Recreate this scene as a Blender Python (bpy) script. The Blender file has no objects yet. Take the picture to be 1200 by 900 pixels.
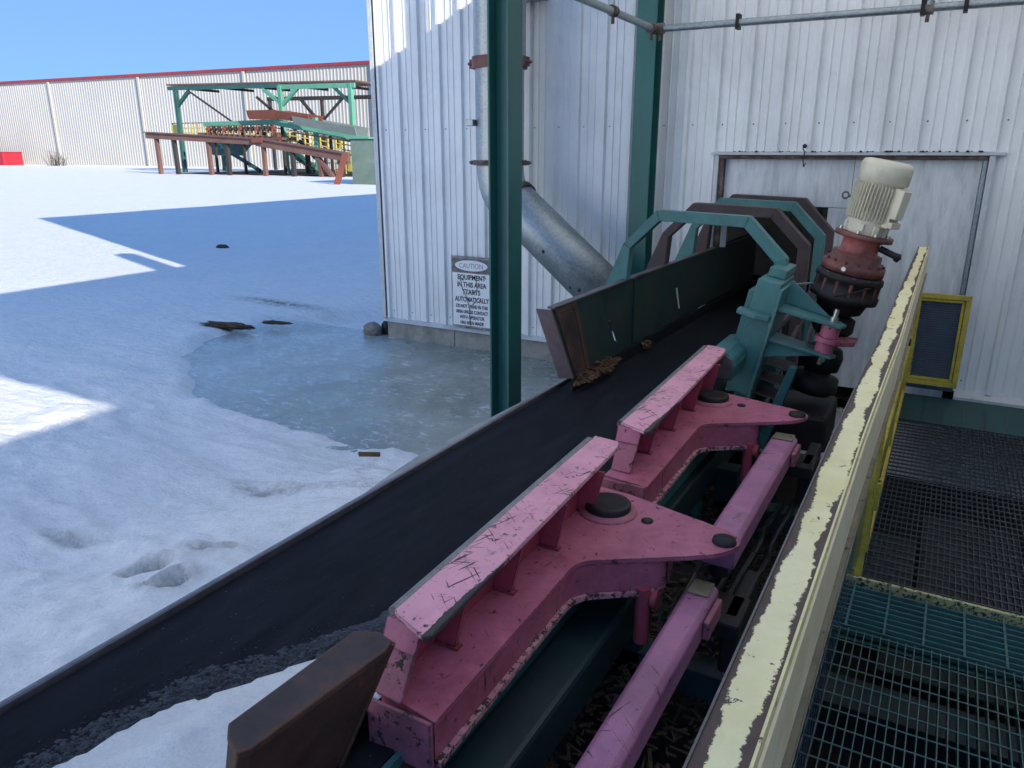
import bpy, bmesh, math, random
import numpy as np
from mathutils import Vector, Matrix
random.seed(7); rng=np.random.RandomState(7)
scn=bpy.context.scene; COL=scn.collection
R=math.radians
# ---------------------------------------------------------------- camera
cam=bpy.data.cameras.new('camera'); cam.sensor_width=36; cam.lens=26.7; cam.clip_start=.05; cam.clip_end=3000
co=bpy.data.objects.new('camera',cam); COL.objects.link(co)
co.location=(0,0,1.81); co.rotation_euler=(R(90-17.05),0,R(29.5)); scn.camera=co
# ---------------------------------------------------------------- world, sun
SUN=Vector((-1,.361,-.44)).normalized()          # direction the light travels
w=bpy.data.worlds.new('World'); scn.world=w; w.use_nodes=True
nt=w.node_tree; bg=nt.nodes['Background']; sky=nt.nodes.new('ShaderNodeTexSky')
sky.sky_type='NISHITA'; sky.sun_disc=False; sky.sun_elevation=R(22.5)
az=math.atan2(1,-.361)                             # compass bearing of the sun, from +Y clockwise
sky.sun_rotation=az; sky.air_density=1.0; sky.dust_density=0; sky.ozone_density=2.2; sky.altitude=2500
tint=nt.nodes.new('ShaderNodeMix'); tint.data_type='RGBA'; tint.blend_type='MULTIPLY'; tint.inputs[0].default_value=1; tint.inputs[7].default_value=(.33,.60,1.08,1)   # white balance of the picture
gm=nt.nodes.new('ShaderNodeGamma'); gm.inputs[1].default_value=.26; nt.links.new(sky.outputs[0],gm.inputs[0]); nt.links.new(gm.outputs[0],tint.inputs[6]); nt.links.new(tint.outputs[2],bg.inputs[0]); bg.inputs[1].default_value=.15
sl=bpy.data.lights.new('sun','SUN'); sl.energy=1.85; sl.angle=R(.5); sl.color=(1,.92,.80)
so=bpy.data.objects.new('sun',sl); COL.objects.link(so); so.rotation_euler=SUN.to_track_quat('-Z','Y').to_euler()
so.location=(20,-10,20)
vs=scn.view_settings; vs.view_transform='Standard'; vs.look='None'; vs.exposure=1.95; vs.gamma=1
scn.cycles.max_bounces=8; scn.cycles.diffuse_bounces=4

# ---------------------------------------------------------------- materials
def nodes(name):
    m=bpy.data.materials.new(name); m.use_nodes=True; t=m.node_tree; b=t.nodes['Principled BSDF']; return m,t,b
def N(t,k,**kw):
    n=t.nodes.new(k)
    for a,v in kw.items():
        if a in n.inputs.keys(): n.inputs[a].default_value=v
        else: setattr(n,a,v)
    return n
def c4(c): return (c[0],c[1],c[2],1)
def mixc(t,f,a,b):
    m=t.nodes.new('ShaderNodeMix'); m.data_type='RGBA'
    for i,v in ((0,f),(6,a),(7,b)):
        if isinstance(v,(int,float)): m.inputs[i].default_value=v
        elif isinstance(v,tuple): m.inputs[i].default_value=c4(v)
        else: t.links.new(v,m.inputs[i])
    return m.outputs[2]
def math_(t,op,a,b=0,c=None):
    m=t.nodes.new('ShaderNodeMath'); m.operation=op
    for i,v in enumerate((a,b,c)):
        if v is None: continue
        if isinstance(v,(int,float)): m.inputs[i].default_value=v
        else: t.links.new(v,m.inputs[i])
    return m.outputs[0]
def ramp(t,v,a,b):
    m=t.nodes.new('ShaderNodeMapRange'); m.inputs[1].default_value=a; m.inputs[2].default_value=b
    t.links.new(v,m.inputs[0]); return m.outputs[0]
def coord(t,scale=(1,1,1),rot=(0,0,0)):
    tc=t.nodes.new('ShaderNodeTexCoord'); mp=t.nodes.new('ShaderNodeMapping'); mp.inputs['Scale'].default_value=scale; mp.inputs['Rotation'].default_value=rot
    t.links.new(tc.outputs['Object'],mp.inputs[0]); return mp.outputs[0]
def noise(t,vec,scale,detail=5,rough=.6,dist=0):
    n=N(t,'ShaderNodeTexNoise',Scale=scale,Detail=detail,Roughness=rough,Distortion=dist); t.links.new(vec,n.inputs['Vector']); return n.outputs['Fac']
def bump(t,b,h,strength=.2,dist=.01):
    n=N(t,'ShaderNodeBump',Strength=strength,Distance=dist); t.links.new(h,n.inputs['Height']); t.links.new(n.outputs[0],b.inputs['Normal'])
def pmat(name,base,rough=.6,metal=0,var=.25,vs=3,chips=None,dirt=None,scratch=None,bmp=.15,bs=60,spec=.4,stretch=(1,1,1),edge=None,rv=.15,wear=0,wthr=.5):
    """base colour varied by noise; chips=(colour,scale,threshold); dirt=(colour,scale,amount); scratch=(colour,scale,width)"""
    m,t,b=nodes(name); v=coord(t); vst=coord(t,stretch)
    n1=noise(t,vst,vs,6,.65)
    dark=tuple(x*(1-var) for x in base); light=tuple(min(1,x*(1+var*.6)) for x in base)
    col=mixc(t,ramp(t,n1,.3,.7),dark,light)
    if dirt:
        n2=noise(t,vst,dirt[1],8,.7,.3); col=mixc(t,math_(t,'MULTIPLY',ramp(t,n2,.45,.72),dirt[2]),col,dirt[0])
    rgh=math_(t,'MULTIPLY_ADD',n1,rv*2,rough-rv)
    mask=None
    if chips:
        n3=noise(t,v,chips[1],9,.75,.2); mask=ramp(t,n3,chips[2],chips[2]+.015)
    if edge:   # edge=(axis, centre, halfwidth, amp, scale): paint worn away beyond the half width, ragged
        sx=N(t,'ShaderNodeSeparateXYZ'); t.links.new(v,sx.inputs[0])
        d=math_(t,'ABSOLUTE',math_(t,'SUBTRACT',sx.outputs[edge[0]],edge[1]))
        d=math_(t,'ADD',d,math_(t,'MULTIPLY',math_(t,'SUBTRACT',noise(t,v,edge[4],8,.8,.5),.5),edge[3]))
        d=math_(t,'ADD',d,math_(t,'MULTIPLY',math_(t,'SUBTRACT',noise(t,v,5,3,.5),.5),edge[3]*1.4))
        em=ramp(t,d,edge[2],edge[2]+.0008); mask=em if mask is None else math_(t,'MAXIMUM',mask,em)
    if wear:
        bn=N(t,'ShaderNodeBevel',samples=4); bn.inputs['Radius'].default_value=wear; ge=t.nodes.new('ShaderNodeNewGeometry'); dp=t.nodes.new('ShaderNodeVectorMath'); dp.operation='DOT_PRODUCT'
        t.links.new(bn.outputs[0],dp.inputs[0]); t.links.new(ge.outputs['Normal'],dp.inputs[1])
        wm=ramp(t,math_(t,'SUBTRACT',1,dp.outputs['Value']),.015,.06); wm=math_(t,'MULTIPLY',wm,ramp(t,noise(t,v,38,6,.75),wthr-.04,wthr)); mask=wm if mask is None else math_(t,'MAXIMUM',mask,wm)
    if scratch:
        sc=None
        for (ang,sd) in ((25,0),(72,3.7),(-40,9.1)):
            tc=t.nodes.new('ShaderNodeTexCoord'); mp=t.nodes.new('ShaderNodeMapping'); mp.vector_type='TEXTURE'
            mp.inputs['Location'].default_value=(sd,sd*.7,0); mp.inputs['Rotation'].default_value=(0,0,R(ang)); mp.inputs['Scale'].default_value=(1,.045,1); t.links.new(tc.outputs['Object'],mp.inputs[0])
            k_=ramp(t,noise(t,mp.outputs[0],scratch[1],2,.4,.25),scratch[2],scratch[2]+.02); sc=k_ if sc is None else math_(t,'MAXIMUM',sc,k_)
        sc=math_(t,'MULTIPLY',sc,ramp(t,noise(t,v,7,3,.5),.50,.53)); mask=sc if mask is None else math_(t,'MAXIMUM',mask,sc)
    if mask is not None:
        cc=(chips or scratch or ((.05,.035,.03),))[0]
        cv=mixc(t,noise(t,v,25,5,.7),tuple(x*.6 for x in cc),tuple(x*1.5 for x in cc))
        col=mixc(t,mask,col,cv); rgh=math_(t,'MULTIPLY_ADD',mask,.25,rgh)
    t.links.new(col,b.inputs['Base Color']); t.links.new(rgh,b.inputs['Roughness'])
    b.inputs['Metallic'].default_value=metal; b.inputs['Specular IOR Level'].default_value=spec
    h=noise(t,v,bs,5,.6)
    if mask is not None: h=math_(t,'MULTIPLY_ADD',mask,-1.2,h)
    bump(t,b,h,bmp,.003)
    return m
RUST=(.085,.045,.03); DRUST=(.035,.025,.022)
M={}
M['siding']=pmat('white_siding',(.84,.86,.86),.42,0,.04,1.0,dirt=((.38,.36,.33),1.1,.35),bmp=.02,stretch=(1.2,1.2,.8),chips=((.12,.09,.07),9,.735))
M['siding_far']=pmat('far_siding',(.46,.455,.43),.5,0,.06,.2,bmp=0)
M['trim']=pmat('white_trim',(.60,.63,.65),.45,0,.12,2,dirt=((.2,.17,.14),4,.5),bmp=.03)
M['concrete']=pmat('concrete',(.36,.36,.33),.9,0,.2,4,dirt=((.12,.12,.08),6,.7),bmp=.35)
M['wood']=pmat('white_painted_board',(.72,.75,.77),.75,0,.13,3,dirt=((.22,.24,.25),5,.5),bmp=.25,bs=35,stretch=(4,4,.7),chips=((.07,.06,.06),13,.70))
M['jamb']=pmat('rusty_jamb',(.10,.06,.045),.8,0,.4,8,dirt=((.32,.29,.27),9,.8))
M['teal']=pmat('teal_paint',(.045,.17,.175),.42,0,.3,3,dirt=((.03,.075,.08),5,.7),chips=((.05,.035,.03),22,.69),bmp=.08,wear=.005,wthr=.52)
M['teal_l']=pmat('light_teal_paint',(.075,.215,.205),.45,0,.22,4,dirt=((.05,.12,.12),6,.6),chips=((.06,.04,.035),18,.68),bmp=.1,wear=.005,wthr=.52)
M['post']=pmat('post_green_paint',(.025,.135,.12),.38,0,.25,2,dirt=((.03,.06,.06),3,.5),chips=((.25,.33,.33),30,.76),bmp=.05,stretch=(1,1,.3))
M['brownp']=pmat('brown_primer',(.075,.05,.05),.6,0,.3,4,dirt=((.12,.09,.09),6,.5),bmp=.1)
M['skirt']=pmat('dark_green_board',(.015,.05,.045),.6,0,.5,4,dirt=((.05,.032,.025),4,.85),chips=((.05,.035,.03),9,.64),bmp=.2)
M['skirtrust']=pmat('scraped_rusty_end',(.22,.17,.17),.6,0,.35,7,dirt=((.14,.065,.04),7,.8),bmp=.35)
M['black']=pmat('dark_grease',(.015,.013,.014),.6,0,.4,6,bmp=.3)
M['void']=pmat('dark_dirt',(.020,.018,.018),.95,0,.5,5,dirt=((.04,.032,.026),9,.7),bmp=.6,bs=30)
PK=(.50,.145,.225)
M['pink']=pmat('pink_paint',PK,.5,0,.22,3.5,dirt=((.24,.05,.065),3.2,.9),chips=((.05,.035,.035),34,.605),scratch=((.06,.045,.05),9,.725),bmp=.1,wear=.006,wthr=.47)
M['pinkdirty']=pmat('pink_paint_grimy',(.45,.14,.19),.6,0,.25,4,dirt=((.08,.06,.065),5,.95),chips=((.04,.03,.03),20,.57),bmp=.15,wear=.006,wthr=.47)
M['pinkred']=pmat('pink_primer_red',(.42,.07,.11),.55,0,.2,5,dirt=((.20,.035,.05),5,.6),chips=((.06,.03,.03),22,.68),bmp=.1,wear=.006,wthr=.47)
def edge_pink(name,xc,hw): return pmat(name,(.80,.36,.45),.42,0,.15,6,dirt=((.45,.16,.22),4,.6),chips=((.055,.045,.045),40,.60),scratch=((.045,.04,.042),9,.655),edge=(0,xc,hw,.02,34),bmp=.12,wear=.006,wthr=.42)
M['salmon']=pmat('salmon_paint',(.48,.14,.11),.5,0,.2,7,dirt=((.05,.03,.03),7,.8),bmp=.15)
M['salmondark']=pmat('greasy_salmon_housing',(.22,.08,.068),.55,0,.5,6,dirt=((.015,.012,.013),7,1.0),bmp=.3)
M['cream']=pmat('cream_motor_paint',(.72,.67,.50),.42,0,.12,5,dirt=((.30,.25,.16),7,.5),bmp=.05)
M['rail']=pmat('peeling_cream_rail',(.90,.80,.46),.45,0,.08,14,dirt=((.62,.52,.12),4,.5),chips=((.09,.06,.05),26,.615),edge=(0,.000,.0185,.030,44),bmp=.25)
M['railplate']=pmat('cream_rail_plate',(.86,.76,.50),.5,0,.1,4,dirt=((.55,.45,.12),6,.5),chips=((.06,.05,.04),20,.70),bmp=.12)
M['olive']=pmat('worn_olive_edge',(.20,.17,.11),.6,0,.35,16,chips=((.05,.04,.035),30,.6),bmp=.3)
M['darkmetal']=pmat('worn_dark_metal',(.13,.12,.125),.45,.3,.35,15,bmp=.2)
M['yellow']=pmat('yellow_paint',(.62,.49,.07),.45,0,.15,6,dirt=((.16,.13,.05),8,.7),chips=((.08,.06,.04),24,.66),bmp=.08,wear=.005,wthr=.52)
M['galv']=None
def galv():
    m,t,b=nodes('galvanised_steel'); v=coord(t); vo=N(t,'ShaderNodeTexVoronoi',Scale=70); t.links.new(v,vo.inputs['Vector'])
    n=noise(t,v,4,5,.6); bw=N(t,'ShaderNodeRGBToBW'); t.links.new(vo.outputs['Color'],bw.inputs[0])
    f=math_(t,'MULTIPLY_ADD',bw.outputs[0],.5,math_(t,'MULTIPLY',n,.7))
    t.links.new(mixc(t,f,(.16,.19,.20),(.44,.48,.50)),b.inputs['Base Color']); t.links.new(math_(t,'MULTIPLY_ADD',bw.outputs[0],.2,.33),b.inputs['Roughness']); b.inputs['Metallic'].default_value=.75
    return m
M['galv']=galv()
M['grate']=pmat('teal_grating',(.055,.12,.105),.45,.2,.3,9,dirt=((.10,.06,.04),12,.7),bmp=.2)
M['gratedark']=pmat('dark_grating',(.075,.088,.092),.45,.4,.3,12,bmp=.2)
M['tread']=pmat('teal_tread',(.035,.13,.12),.5,0,.25,7,dirt=((.02,.045,.05),9,.6),bmp=.2,wear=.005,wthr=.52)
M['beam']=pmat('grimy_teal_beam',(.012,.036,.04),.55,0,.3,4,dirt=((.03,.035,.037),3,.9),bmp=.2)
M['beam2']=pmat('dark_teal_floor',(.015,.07,.07),.6,0,.3,5,dirt=((.03,.03,.03),4,.8),bmp=.2)
M['rusty']=pmat('rusty_block_steel',(.10,.05,.038),.75,0,.5,9,dirt=((.035,.03,.035),7,.9),chips=((.17,.07,.035),13,.62),wear=.006,wthr=.47,bmp=.5,bs=45)
M['rustface']=pmat('rusty_block_face',(.06,.045,.045),.65,0,.45,9,dirt=((.16,.065,.032),9,.75),chips=((.19,.08,.04),18,.63),wear=.007,wthr=.45,bmp=.4,bs=45)
M['chip']=pmat('bark_chips',(.15,.085,.045),.9,0,.65,14,bmp=.3)
M['bark']=pmat('dark_bark',(.085,.055,.037),.95,0,.5,20,bmp=.5)
M['stone']=pmat('stone',(.26,.24,.21),.9,0,.3,9,bmp=.5,bs=30)
M['redtrim']=pmat('red_trim',(.32,.04,.05),.5,0,.1,.3,bmp=0)
M['redbox']=pmat('red_container',(.42,.02,.035),.5,0,.15,1,bmp=0)
M['fgreen']=pmat('far_green_paint',(.12,.36,.25),.5,0,.2,.7,bmp=0)
M['fteal']=pmat('far_dark_green_paint',(.03,.11,.10),.5,0,.3,.7,bmp=0)
M['fbrown']=pmat('far_brown_steel',(.16,.085,.07),.6,0,.3,.8,bmp=0)
M['fdark']=pmat('far_dark_steel',(.04,.035,.035),.7,0,.3,.8,bmp=0)
M['frust']=pmat('far_rust_red',(.20,.065,.045),.7,0,.2,.6,bmp=0)
M['fyellow']=pmat('far_yellow_paint',(.55,.46,.13),.5,0,.1,1,bmp=0)
M['fgrey']=pmat('far_grey_trough',(.20,.24,.22),.6,0,.25,.6,bmp=0)
M['fwhite']=pmat('far_white_paint',(.65,.64,.58),.5,0,.2,.8,bmp=0)
M['fpanel']=pmat('far_green_grey_panel',(.17,.22,.19),.6,0,.45,.5,dirt=((.10,.20,.13),1.2,.8),bmp=0)
M['nose']=pmat('scuffed_yellow_nosing',(.50,.46,.22),.6,0,.2,20,chips=((.03,.04,.04),60,.52),bmp=.2)
M['sheet']=pmat('dusty_sheet',(.30,.31,.31),.7,0,.25,6,dirt=((.13,.12,.11),9,.7),bmp=.3)
M['edgemetal']=pmat('bare_worn_edge',(.26,.25,.25),.38,.5,.3,20,dirt=((.07,.06,.055),14,.6),bmp=.15)
M['lip']=pmat('chipped_pink_lip',(.60,.26,.31),.6,0,.3,20,dirt=((.5,.42,.36),45,.7),chips=((.05,.035,.03),50,.52),bmp=.4)
M['paleyellow']=pmat('pale_yellow_edge',(.80,.70,.36),.5,0,.15,12,chips=((.08,.06,.045),40,.60),bmp=.2)
M['slab']=pmat('dark_grey_slab',(.075,.075,.08),.8,0,.3,5,bmp=.3)  # plain dark grey for the slab
M['lilac']=pmat('lilac_pink_bar_paint',(.46,.18,.31),.45,0,.2,4,dirt=((.22,.09,.15),3.5,.8),chips=((.06,.04,.045),34,.63),scratch=((.06,.045,.05),9,.70),bmp=.12,wear=.006,wthr=.47)
M['signhead']=pmat('faded_black_header',(.15,.14,.14),.7,0,.4,20,dirt=((.4,.4,.4),18,.6),bmp=.05)
M['annex']=pmat('dark_grey_cladding',(.16,.17,.17),.6,0,.2,2,bmp=.05)
M['bluehose']=pmat('dark_rubber',(.012,.012,.015),.4,0,.2,10,bmp=.1)
M['bolt']=pmat('bright_bolt',(.55,.55,.52),.3,.9,.2,20,bmp=.1)
M['ptext']=pmat('sign_ink',(.03,.03,.035),.7,0,.6,60,chips=((.45,.48,.5),55,.66),bmp=0)
M['pfaded']=pmat('sign_faded_red',(.52,.45,.50),.7,0,.2,30,bmp=0)
M['sign']=pmat('sign_face',(.84,.86,.86),.55,0,.06,8,chips=((.33,.30,.28),14,.68),bmp=.05)
M['signframe']=pmat('sign_worn_border',(.27,.25,.24),.8,0,.4,18,dirt=((.5,.52,.53),14,.8),bmp=.1)
M['shade_roof']=pmat('roof_sheet',(.55,.56,.56),.6,0,.2,1,bmp=0)
def fill_roof():  # canopy roof sheet; its translucence is added to brighten the space below
    m,t,b=nodes('translucent_fill_roof'); tr=N(t,'ShaderNodeBsdfTranslucent'); tr.inputs[0].default_value=(.93,.91,.86,1); mx=t.nodes.new('ShaderNodeMixShader'); mx.inputs[0].default_value=.8
    b.inputs['Base Color'].default_value=(.6,.6,.57,1); t.links.new(b.outputs[0],mx.inputs[1]); t.links.new(tr.outputs[0],mx.inputs[2]); t.links.new(mx.outputs[0],t.nodes['Material Output'].inputs['Surface']); return m
M['roof_fill']=fill_roof()
def beltmat():
    m,t,b=nodes('rubber_belt'); v=coord(t,(6,1,1)); v1=coord(t)
    n=noise(t,v,3,6,.7); n2=noise(t,v1,90,3,.6); n3=noise(t,v1,1.5,3,.5)
    col=mixc(t,ramp(t,n,.3,.75),(.006,.007,.010),(.020,.023,.030))
    sp=math_(t,'MULTIPLY',ramp(t,noise(t,v1,150,2,.5),.735,.76),ramp(t,n3,.5,.62)); col=mixc(t,sp,col,(.16,.17,.19))
    t.links.new(col,b.inputs['Base Color']); t.links.new(math_(t,'MULTIPLY_ADD',n,.25,.6),b.inputs['Roughness']); b.inputs['Specular IOR Level'].default_value=.10
    bump(t,b,n2,.2,.002); return m
M['belt']=beltmat()
def snowmat(name='snow',grain=60,dirty=.0):
    m,t,b=nodes(name); v=coord(t); vr=coord(t,(.8,1.5,1),(0,0,R(-18)))
    n=noise(t,v,1.3,6,.6); rip=noise(t,vr,9,8,.66,.0); g=noise(t,v,grain,4,.7)
    col=mixc(t,ramp(t,n,.3,.7),(.86,.87,.88),(.92,.92,.92)); col=mixc(t,math_(t,'MULTIPLY',ramp(t,math_(t,'MULTIPLY_ADD',g,.5,math_(t,'MULTIPLY',rip,.5)),.54,.44),.22),col,(.50,.54,.58))  # ripple and grain hollows darkened in the colour to stand in for weak shading
    dm=math_(t,'MULTIPLY',ramp(t,noise(t,v,220,2,.5),.70,.74),ramp(t,noise(t,v,1.1,4,.6),.50,.66)); col=mixc(t,math_(t,'MULTIPLY',dm,.6),col,(.25,.22,.2))
    at=t.nodes.new('ShaderNodeAttribute'); at.attribute_name='dirt'  # holds real dirt and the painted shade of the melt holes
    dd=math_(t,'MULTIPLY',at.outputs['Fac'],ramp(t,noise(t,v,14,8,.75),.36,.62)); col=mixc(t,dd,col,(.13,.115,.10))
    t.links.new(col,b.inputs['Base Color']); b.inputs['Roughness'].default_value=.6; b.inputs['Specular IOR Level'].default_value=.35
    h=math_(t,'MULTIPLY_ADD',g,.22,rip); bump(t,b,h,.75,.06); return m
M['snow']=snowmat()
M['snowg']=snowmat('granular_snow',110)
def icemat():
    m,t,b=nodes('puddle_ice'); v=coord(t); vr=coord(t,(.8,1.7,1),(0,0,R(-15)))
    n=noise(t,v,1.2,6,.65,.4); r=noise(t,vr,14,8,.7,.6); col=mixc(t,ramp(t,n,.35,.68),(.19,.215,.19),(.35,.385,.35))
    sx=N(t,'ShaderNodeSeparateXYZ'); t.links.new(v,sx.inputs[0]); 
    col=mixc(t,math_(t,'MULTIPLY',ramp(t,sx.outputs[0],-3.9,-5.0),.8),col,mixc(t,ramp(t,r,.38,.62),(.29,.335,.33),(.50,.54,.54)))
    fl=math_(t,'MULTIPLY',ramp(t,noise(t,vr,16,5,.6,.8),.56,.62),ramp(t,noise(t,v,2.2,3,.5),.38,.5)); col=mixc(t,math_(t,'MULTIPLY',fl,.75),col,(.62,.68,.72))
    t.links.new(col,b.inputs['Base Color']); t.links.new(ramp(t,noise(t,v,3,5,.6),.3,.8),b.inputs['Roughness'])
    rr=N(t,'ShaderNodeMapRange'); t.links.new(noise(t,v,2.3,5,.6),rr.inputs[0]); rr.inputs[1].default_value=.3; rr.inputs[2].default_value=.7; rr.inputs[3].default_value=.16; rr.inputs[4].default_value=.42
    t.links.new(rr.outputs[0],b.inputs['Roughness']); b.inputs['Specular IOR Level'].default_value=.5
    bump(t,b,r,.16,.010); return m
M['ice']=icemat()

# ---------------------------------------------------------------- builders
class MB:
    def __init__(s,T=None): s.v=[]; s.f=[]; s.T=T; s.sm=[]
    def add(s,vs,fs,smooth=False):
        o=len(s.v)
        s.v+=[tuple(s.T@Vector(p)) if s.T else tuple(p) for p in vs]
        s.f+=[[i+o for i in f] for f in fs]; s.sm+=[smooth]*len(fs); return s
    def box(s,x0,x1,y0,y1,z0,z1):
        return s.add([(x0,y0,z0),(x1,y0,z0),(x1,y1,z0),(x0,y1,z0),(x0,y0,z1),(x1,y0,z1),(x1,y1,z1),(x0,y1,z1)],
            [(3,2,1,0),(4,5,6,7),(0,1,5,4),(1,2,6,5),(2,3,7,6),(3,0,4,7)])
    def prism(s,poly,off):
        n=len(poly); off=Vector(off); a=[Vector(p) for p in poly]; b=[p+off for p in a]
        nn=Vector((0,0,0))
        for i in range(n): nn+=a[i].cross(a[(i+1)%n])
        fs=[list(range(n)),list(range(2*n-1,n-1,-1))]+[(i,i+n,(i+1)%n+n,(i+1)%n) for i in range(n)]
        if nn.dot(off)>0: fs=[f[::-1] for f in fs]
        return s.add(a+b,fs)
    def bar(s,p,q,wd,ht,up=(0,0,1)):
        p=Vector(p); q=Vector(q); d=(q-p).normalized(); up=Vector(up)
        if abs(d.dot(up))>.98: up=Vector((0,1,0))
        r=d.cross(up).normalized()*wd/2; u=r.cross(d).normalized()*ht/2
        return s.prism([p-r-u,p+r-u,p+r+u,p-r+u],q-p)
    def lathe(s,prof,o=(0,0,0),ax=(0,0,1),n=24,cap=True):
        o=Vector(o); ax=Vector(ax).normalized(); a=ax.orthogonal().normalized(); b=ax.cross(a)
        vs=[]; fs=[]
        for h,r in prof:
            for k in range(n):
                t=2*math.pi*k/n; vs.append(o+ax*h+(a*math.cos(t)+b*math.sin(t))*r)
        m=len(prof)
        for i in range(m-1):
            for k in range(n): fs.append((i*n+k,i*n+(k+1)%n,(i+1)*n+(k+1)%n,(i+1)*n+k))
        s.add(vs,fs,True)
        if cap:
            s.add([vs[k] for k in range(n)],[list(range(n-1,-1,-1))]); s.add([vs[(m-1)*n+k] for k in range(n)],[list(range(n))])
        return s
    def cyl(s,p,q,r,r2=None,n=14,cap=True):
        p=Vector(p); q=Vector(q); L=(q-p).length; return s.lathe([(0,r),(L,r if r2 is None else r2)],p,q-p,n,cap)
    def tube(s,path,r,n=8):
        P=[Vector(p) for p in path]
        for i in range(len(P)-1): s.cyl(P[i],P[i+1],r,n=n)
        return s
    def build(s,name,mat,parent=None,bevel=0,seg=2,label=None,kind=None):
        me=bpy.data.meshes.new(name); pl=Vector(parent.matrix_world.translation) if parent else Vector((0,0,0))
        if parent: pl=wloc(parent)
        me.from_pydata([tuple(Vector(v)-pl) for v in s.v],[],[tuple(f) for f in s.f]); me.update()
        me.polygons.foreach_set('use_smooth',s.sm); me.materials.append(mat)
        o=bpy.data.objects.new(name,me); COL.objects.link(o)
        if parent: o.parent=parent
        if bevel:
            b=o.modifiers.new('bevel','BEVEL'); b.width=bevel; b.segments=seg; b.limit_method='ANGLE'; b.angle_limit=R(40); b.harden_normals=False
        if label: o['label']=label
        if kind: o['kind']=kind
        return o
WL={}
def wloc(o):
    p=Vector(o.location)
    while o.parent: o=o.parent; p=p+Vector(o.location)
    return p
def thing(name,label,cat,loc=(0,0,0),group=None):
    o=bpy.data.objects.new(name,None); COL.objects.link(o); o.location=loc; o.empty_display_size=.1
    o['label']=label; o['category']=cat
    if group: o['group']=group
    return o
def tag(o,label,cat,group=None):
    o['label']=label; o['category']=cat
    if group: o['group']=group
    return o
def struct(o): o['kind']='structure'; return o
def vnoise(x,y,seed=0):
    xi=np.floor(x).astype(int); yi=np.floor(y).astype(int); fx=x-xi; fy=y-yi; fx=fx*fx*(3-2*fx); fy=fy*fy*(3-2*fy)
    def h(a,b):
        v=np.sin(a*127.1+b*311.7+seed*74.7)*43758.5453; return v-np.floor(v)
    return (h(xi,yi)*(1-fx)+h(xi+1,yi)*fx)*(1-fy)+(h(xi,yi+1)*(1-fx)+h(xi+1,yi+1)*fx)*fy
def fbm(x,y,o=4,seed=0):
    s=0;a=.5
    for i in range(o): s=s+a*vnoise(x*2**i,y*2**i,seed+i); a*=.5
    return s
def sstep(a,b,x): t=np.clip((x-a)/(b-a),0,1); return t*t*(3-2*t)

# ================================================================ GROUND: one snow sheet to the horizon
def axis(segs):
    out=[]
    for a,b,st in segs: out+=list(np.arange(a,b,st))
    out.append(segs[-1][1]); return np.array(out)
xs=axis([(-900,-200,70),(-200,-40,12),(-40,-12,1.2),(-12,-5.6,.16),(-5.6,-3.0,.045),(-3.0,-1.70,.02),(-1.70,4,.6),(4,40,6),(40,900,120)])
ys=axis([(-900,-60,120),(-60,-6,6),(-6,-.4,.5),(-.4,3.4,.022),(3.4,6.2,.05),(6.2,13,.2),(13,40,1.5),(40,200,10),(200,900,90)])
X,Yy=np.meshgrid(xs,ys)
def pondd(x,y):
    dx=(x+3.9)/2.35; dx=np.where(x>-3.9,dx*.55,dx); dy=(y-5.75)/2.12
    return np.sqrt(dx*dx+dy*dy)+ (fbm(x*1.3,y*1.3,4,3)-.5)*.22
pd=pondd(X,Yy); away=sstep(.97,1.10,pd)
Z=-.09+away*(.10+.03*(fbm(X*.5,Yy*.5,4,1)))+away*sstep(1.1,3,pd)*.03
ramp_=sstep(-3.3,-1.85,X)*sstep(3.7,2.4,Yy)*sstep(-6,-2,Yy)
Z+=ramp_*.30+ sstep(-4.5,-2.2,X)*sstep(3.2,1.5,Yy)*.10*sstep(-6,-2,Yy)
near=sstep(-10,-5,X)*sstep(9,5,Yy)*away
Z+=near*((fbm(X*1.5+.5*Yy,Yy*3.4-.4*X,5,9)-.5)*.13+(fbm(X*8,Yy*13,4,5)-.5)*.055*(.3+fbm(X*.8,Yy*.8,3,31)))
dirt=np.zeros_like(Z)  # real dirt, plus shade painted into the melt holes
for (px,py,rx,ry,dp) in ((-2.42,1.52,.12,.07,.22),(-2.13,1.40,.06,.055,.2),(-2.30,1.70,.12,.025,.05),(-3.3,1.72,.16,.035,.03),(-2.62,2.55,.4,.08,.015)):
    d=np.sqrt(((X-px)/rx)**2+((Yy-py)/ry)**2); Z-=dp*np.exp(-(d**4)*.9); Z+=.022*np.exp(-((d-1.5)**2)*6); dirt+=.40*np.exp(-((d-1.1)**2)*3)+.25*np.exp(-d*d)+(.55 if rx<.13 else .2)*np.exp(-(d**4))  # melt holes: brownish rim dirt, and hollow shade painted into their insides
dirt+=.6*sstep(-1.95,-1.78,X)*sstep(1.2,2.2,Yy)*(1-sstep(3.6,4.0,Yy))
dirt+=.55*np.exp(-((pd-1.0)/.035)**2)*near
for (px,py,rx,ry) in ((-6.5,5.35,.40,.10),(-7.0,6.6,.7,.05),(-6.0,6.0,.5,.03),(-5.2,5.1,.35,.02)):
    d=((X-px)/rx)**2+((Yy-py)/ry)**2; dirt+=1.3*np.exp(-d*1.2)
inb=(X>-4.7)&(X<30)&(Yy>6.12)&(Yy<46); Z[inb]=-.25
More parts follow.
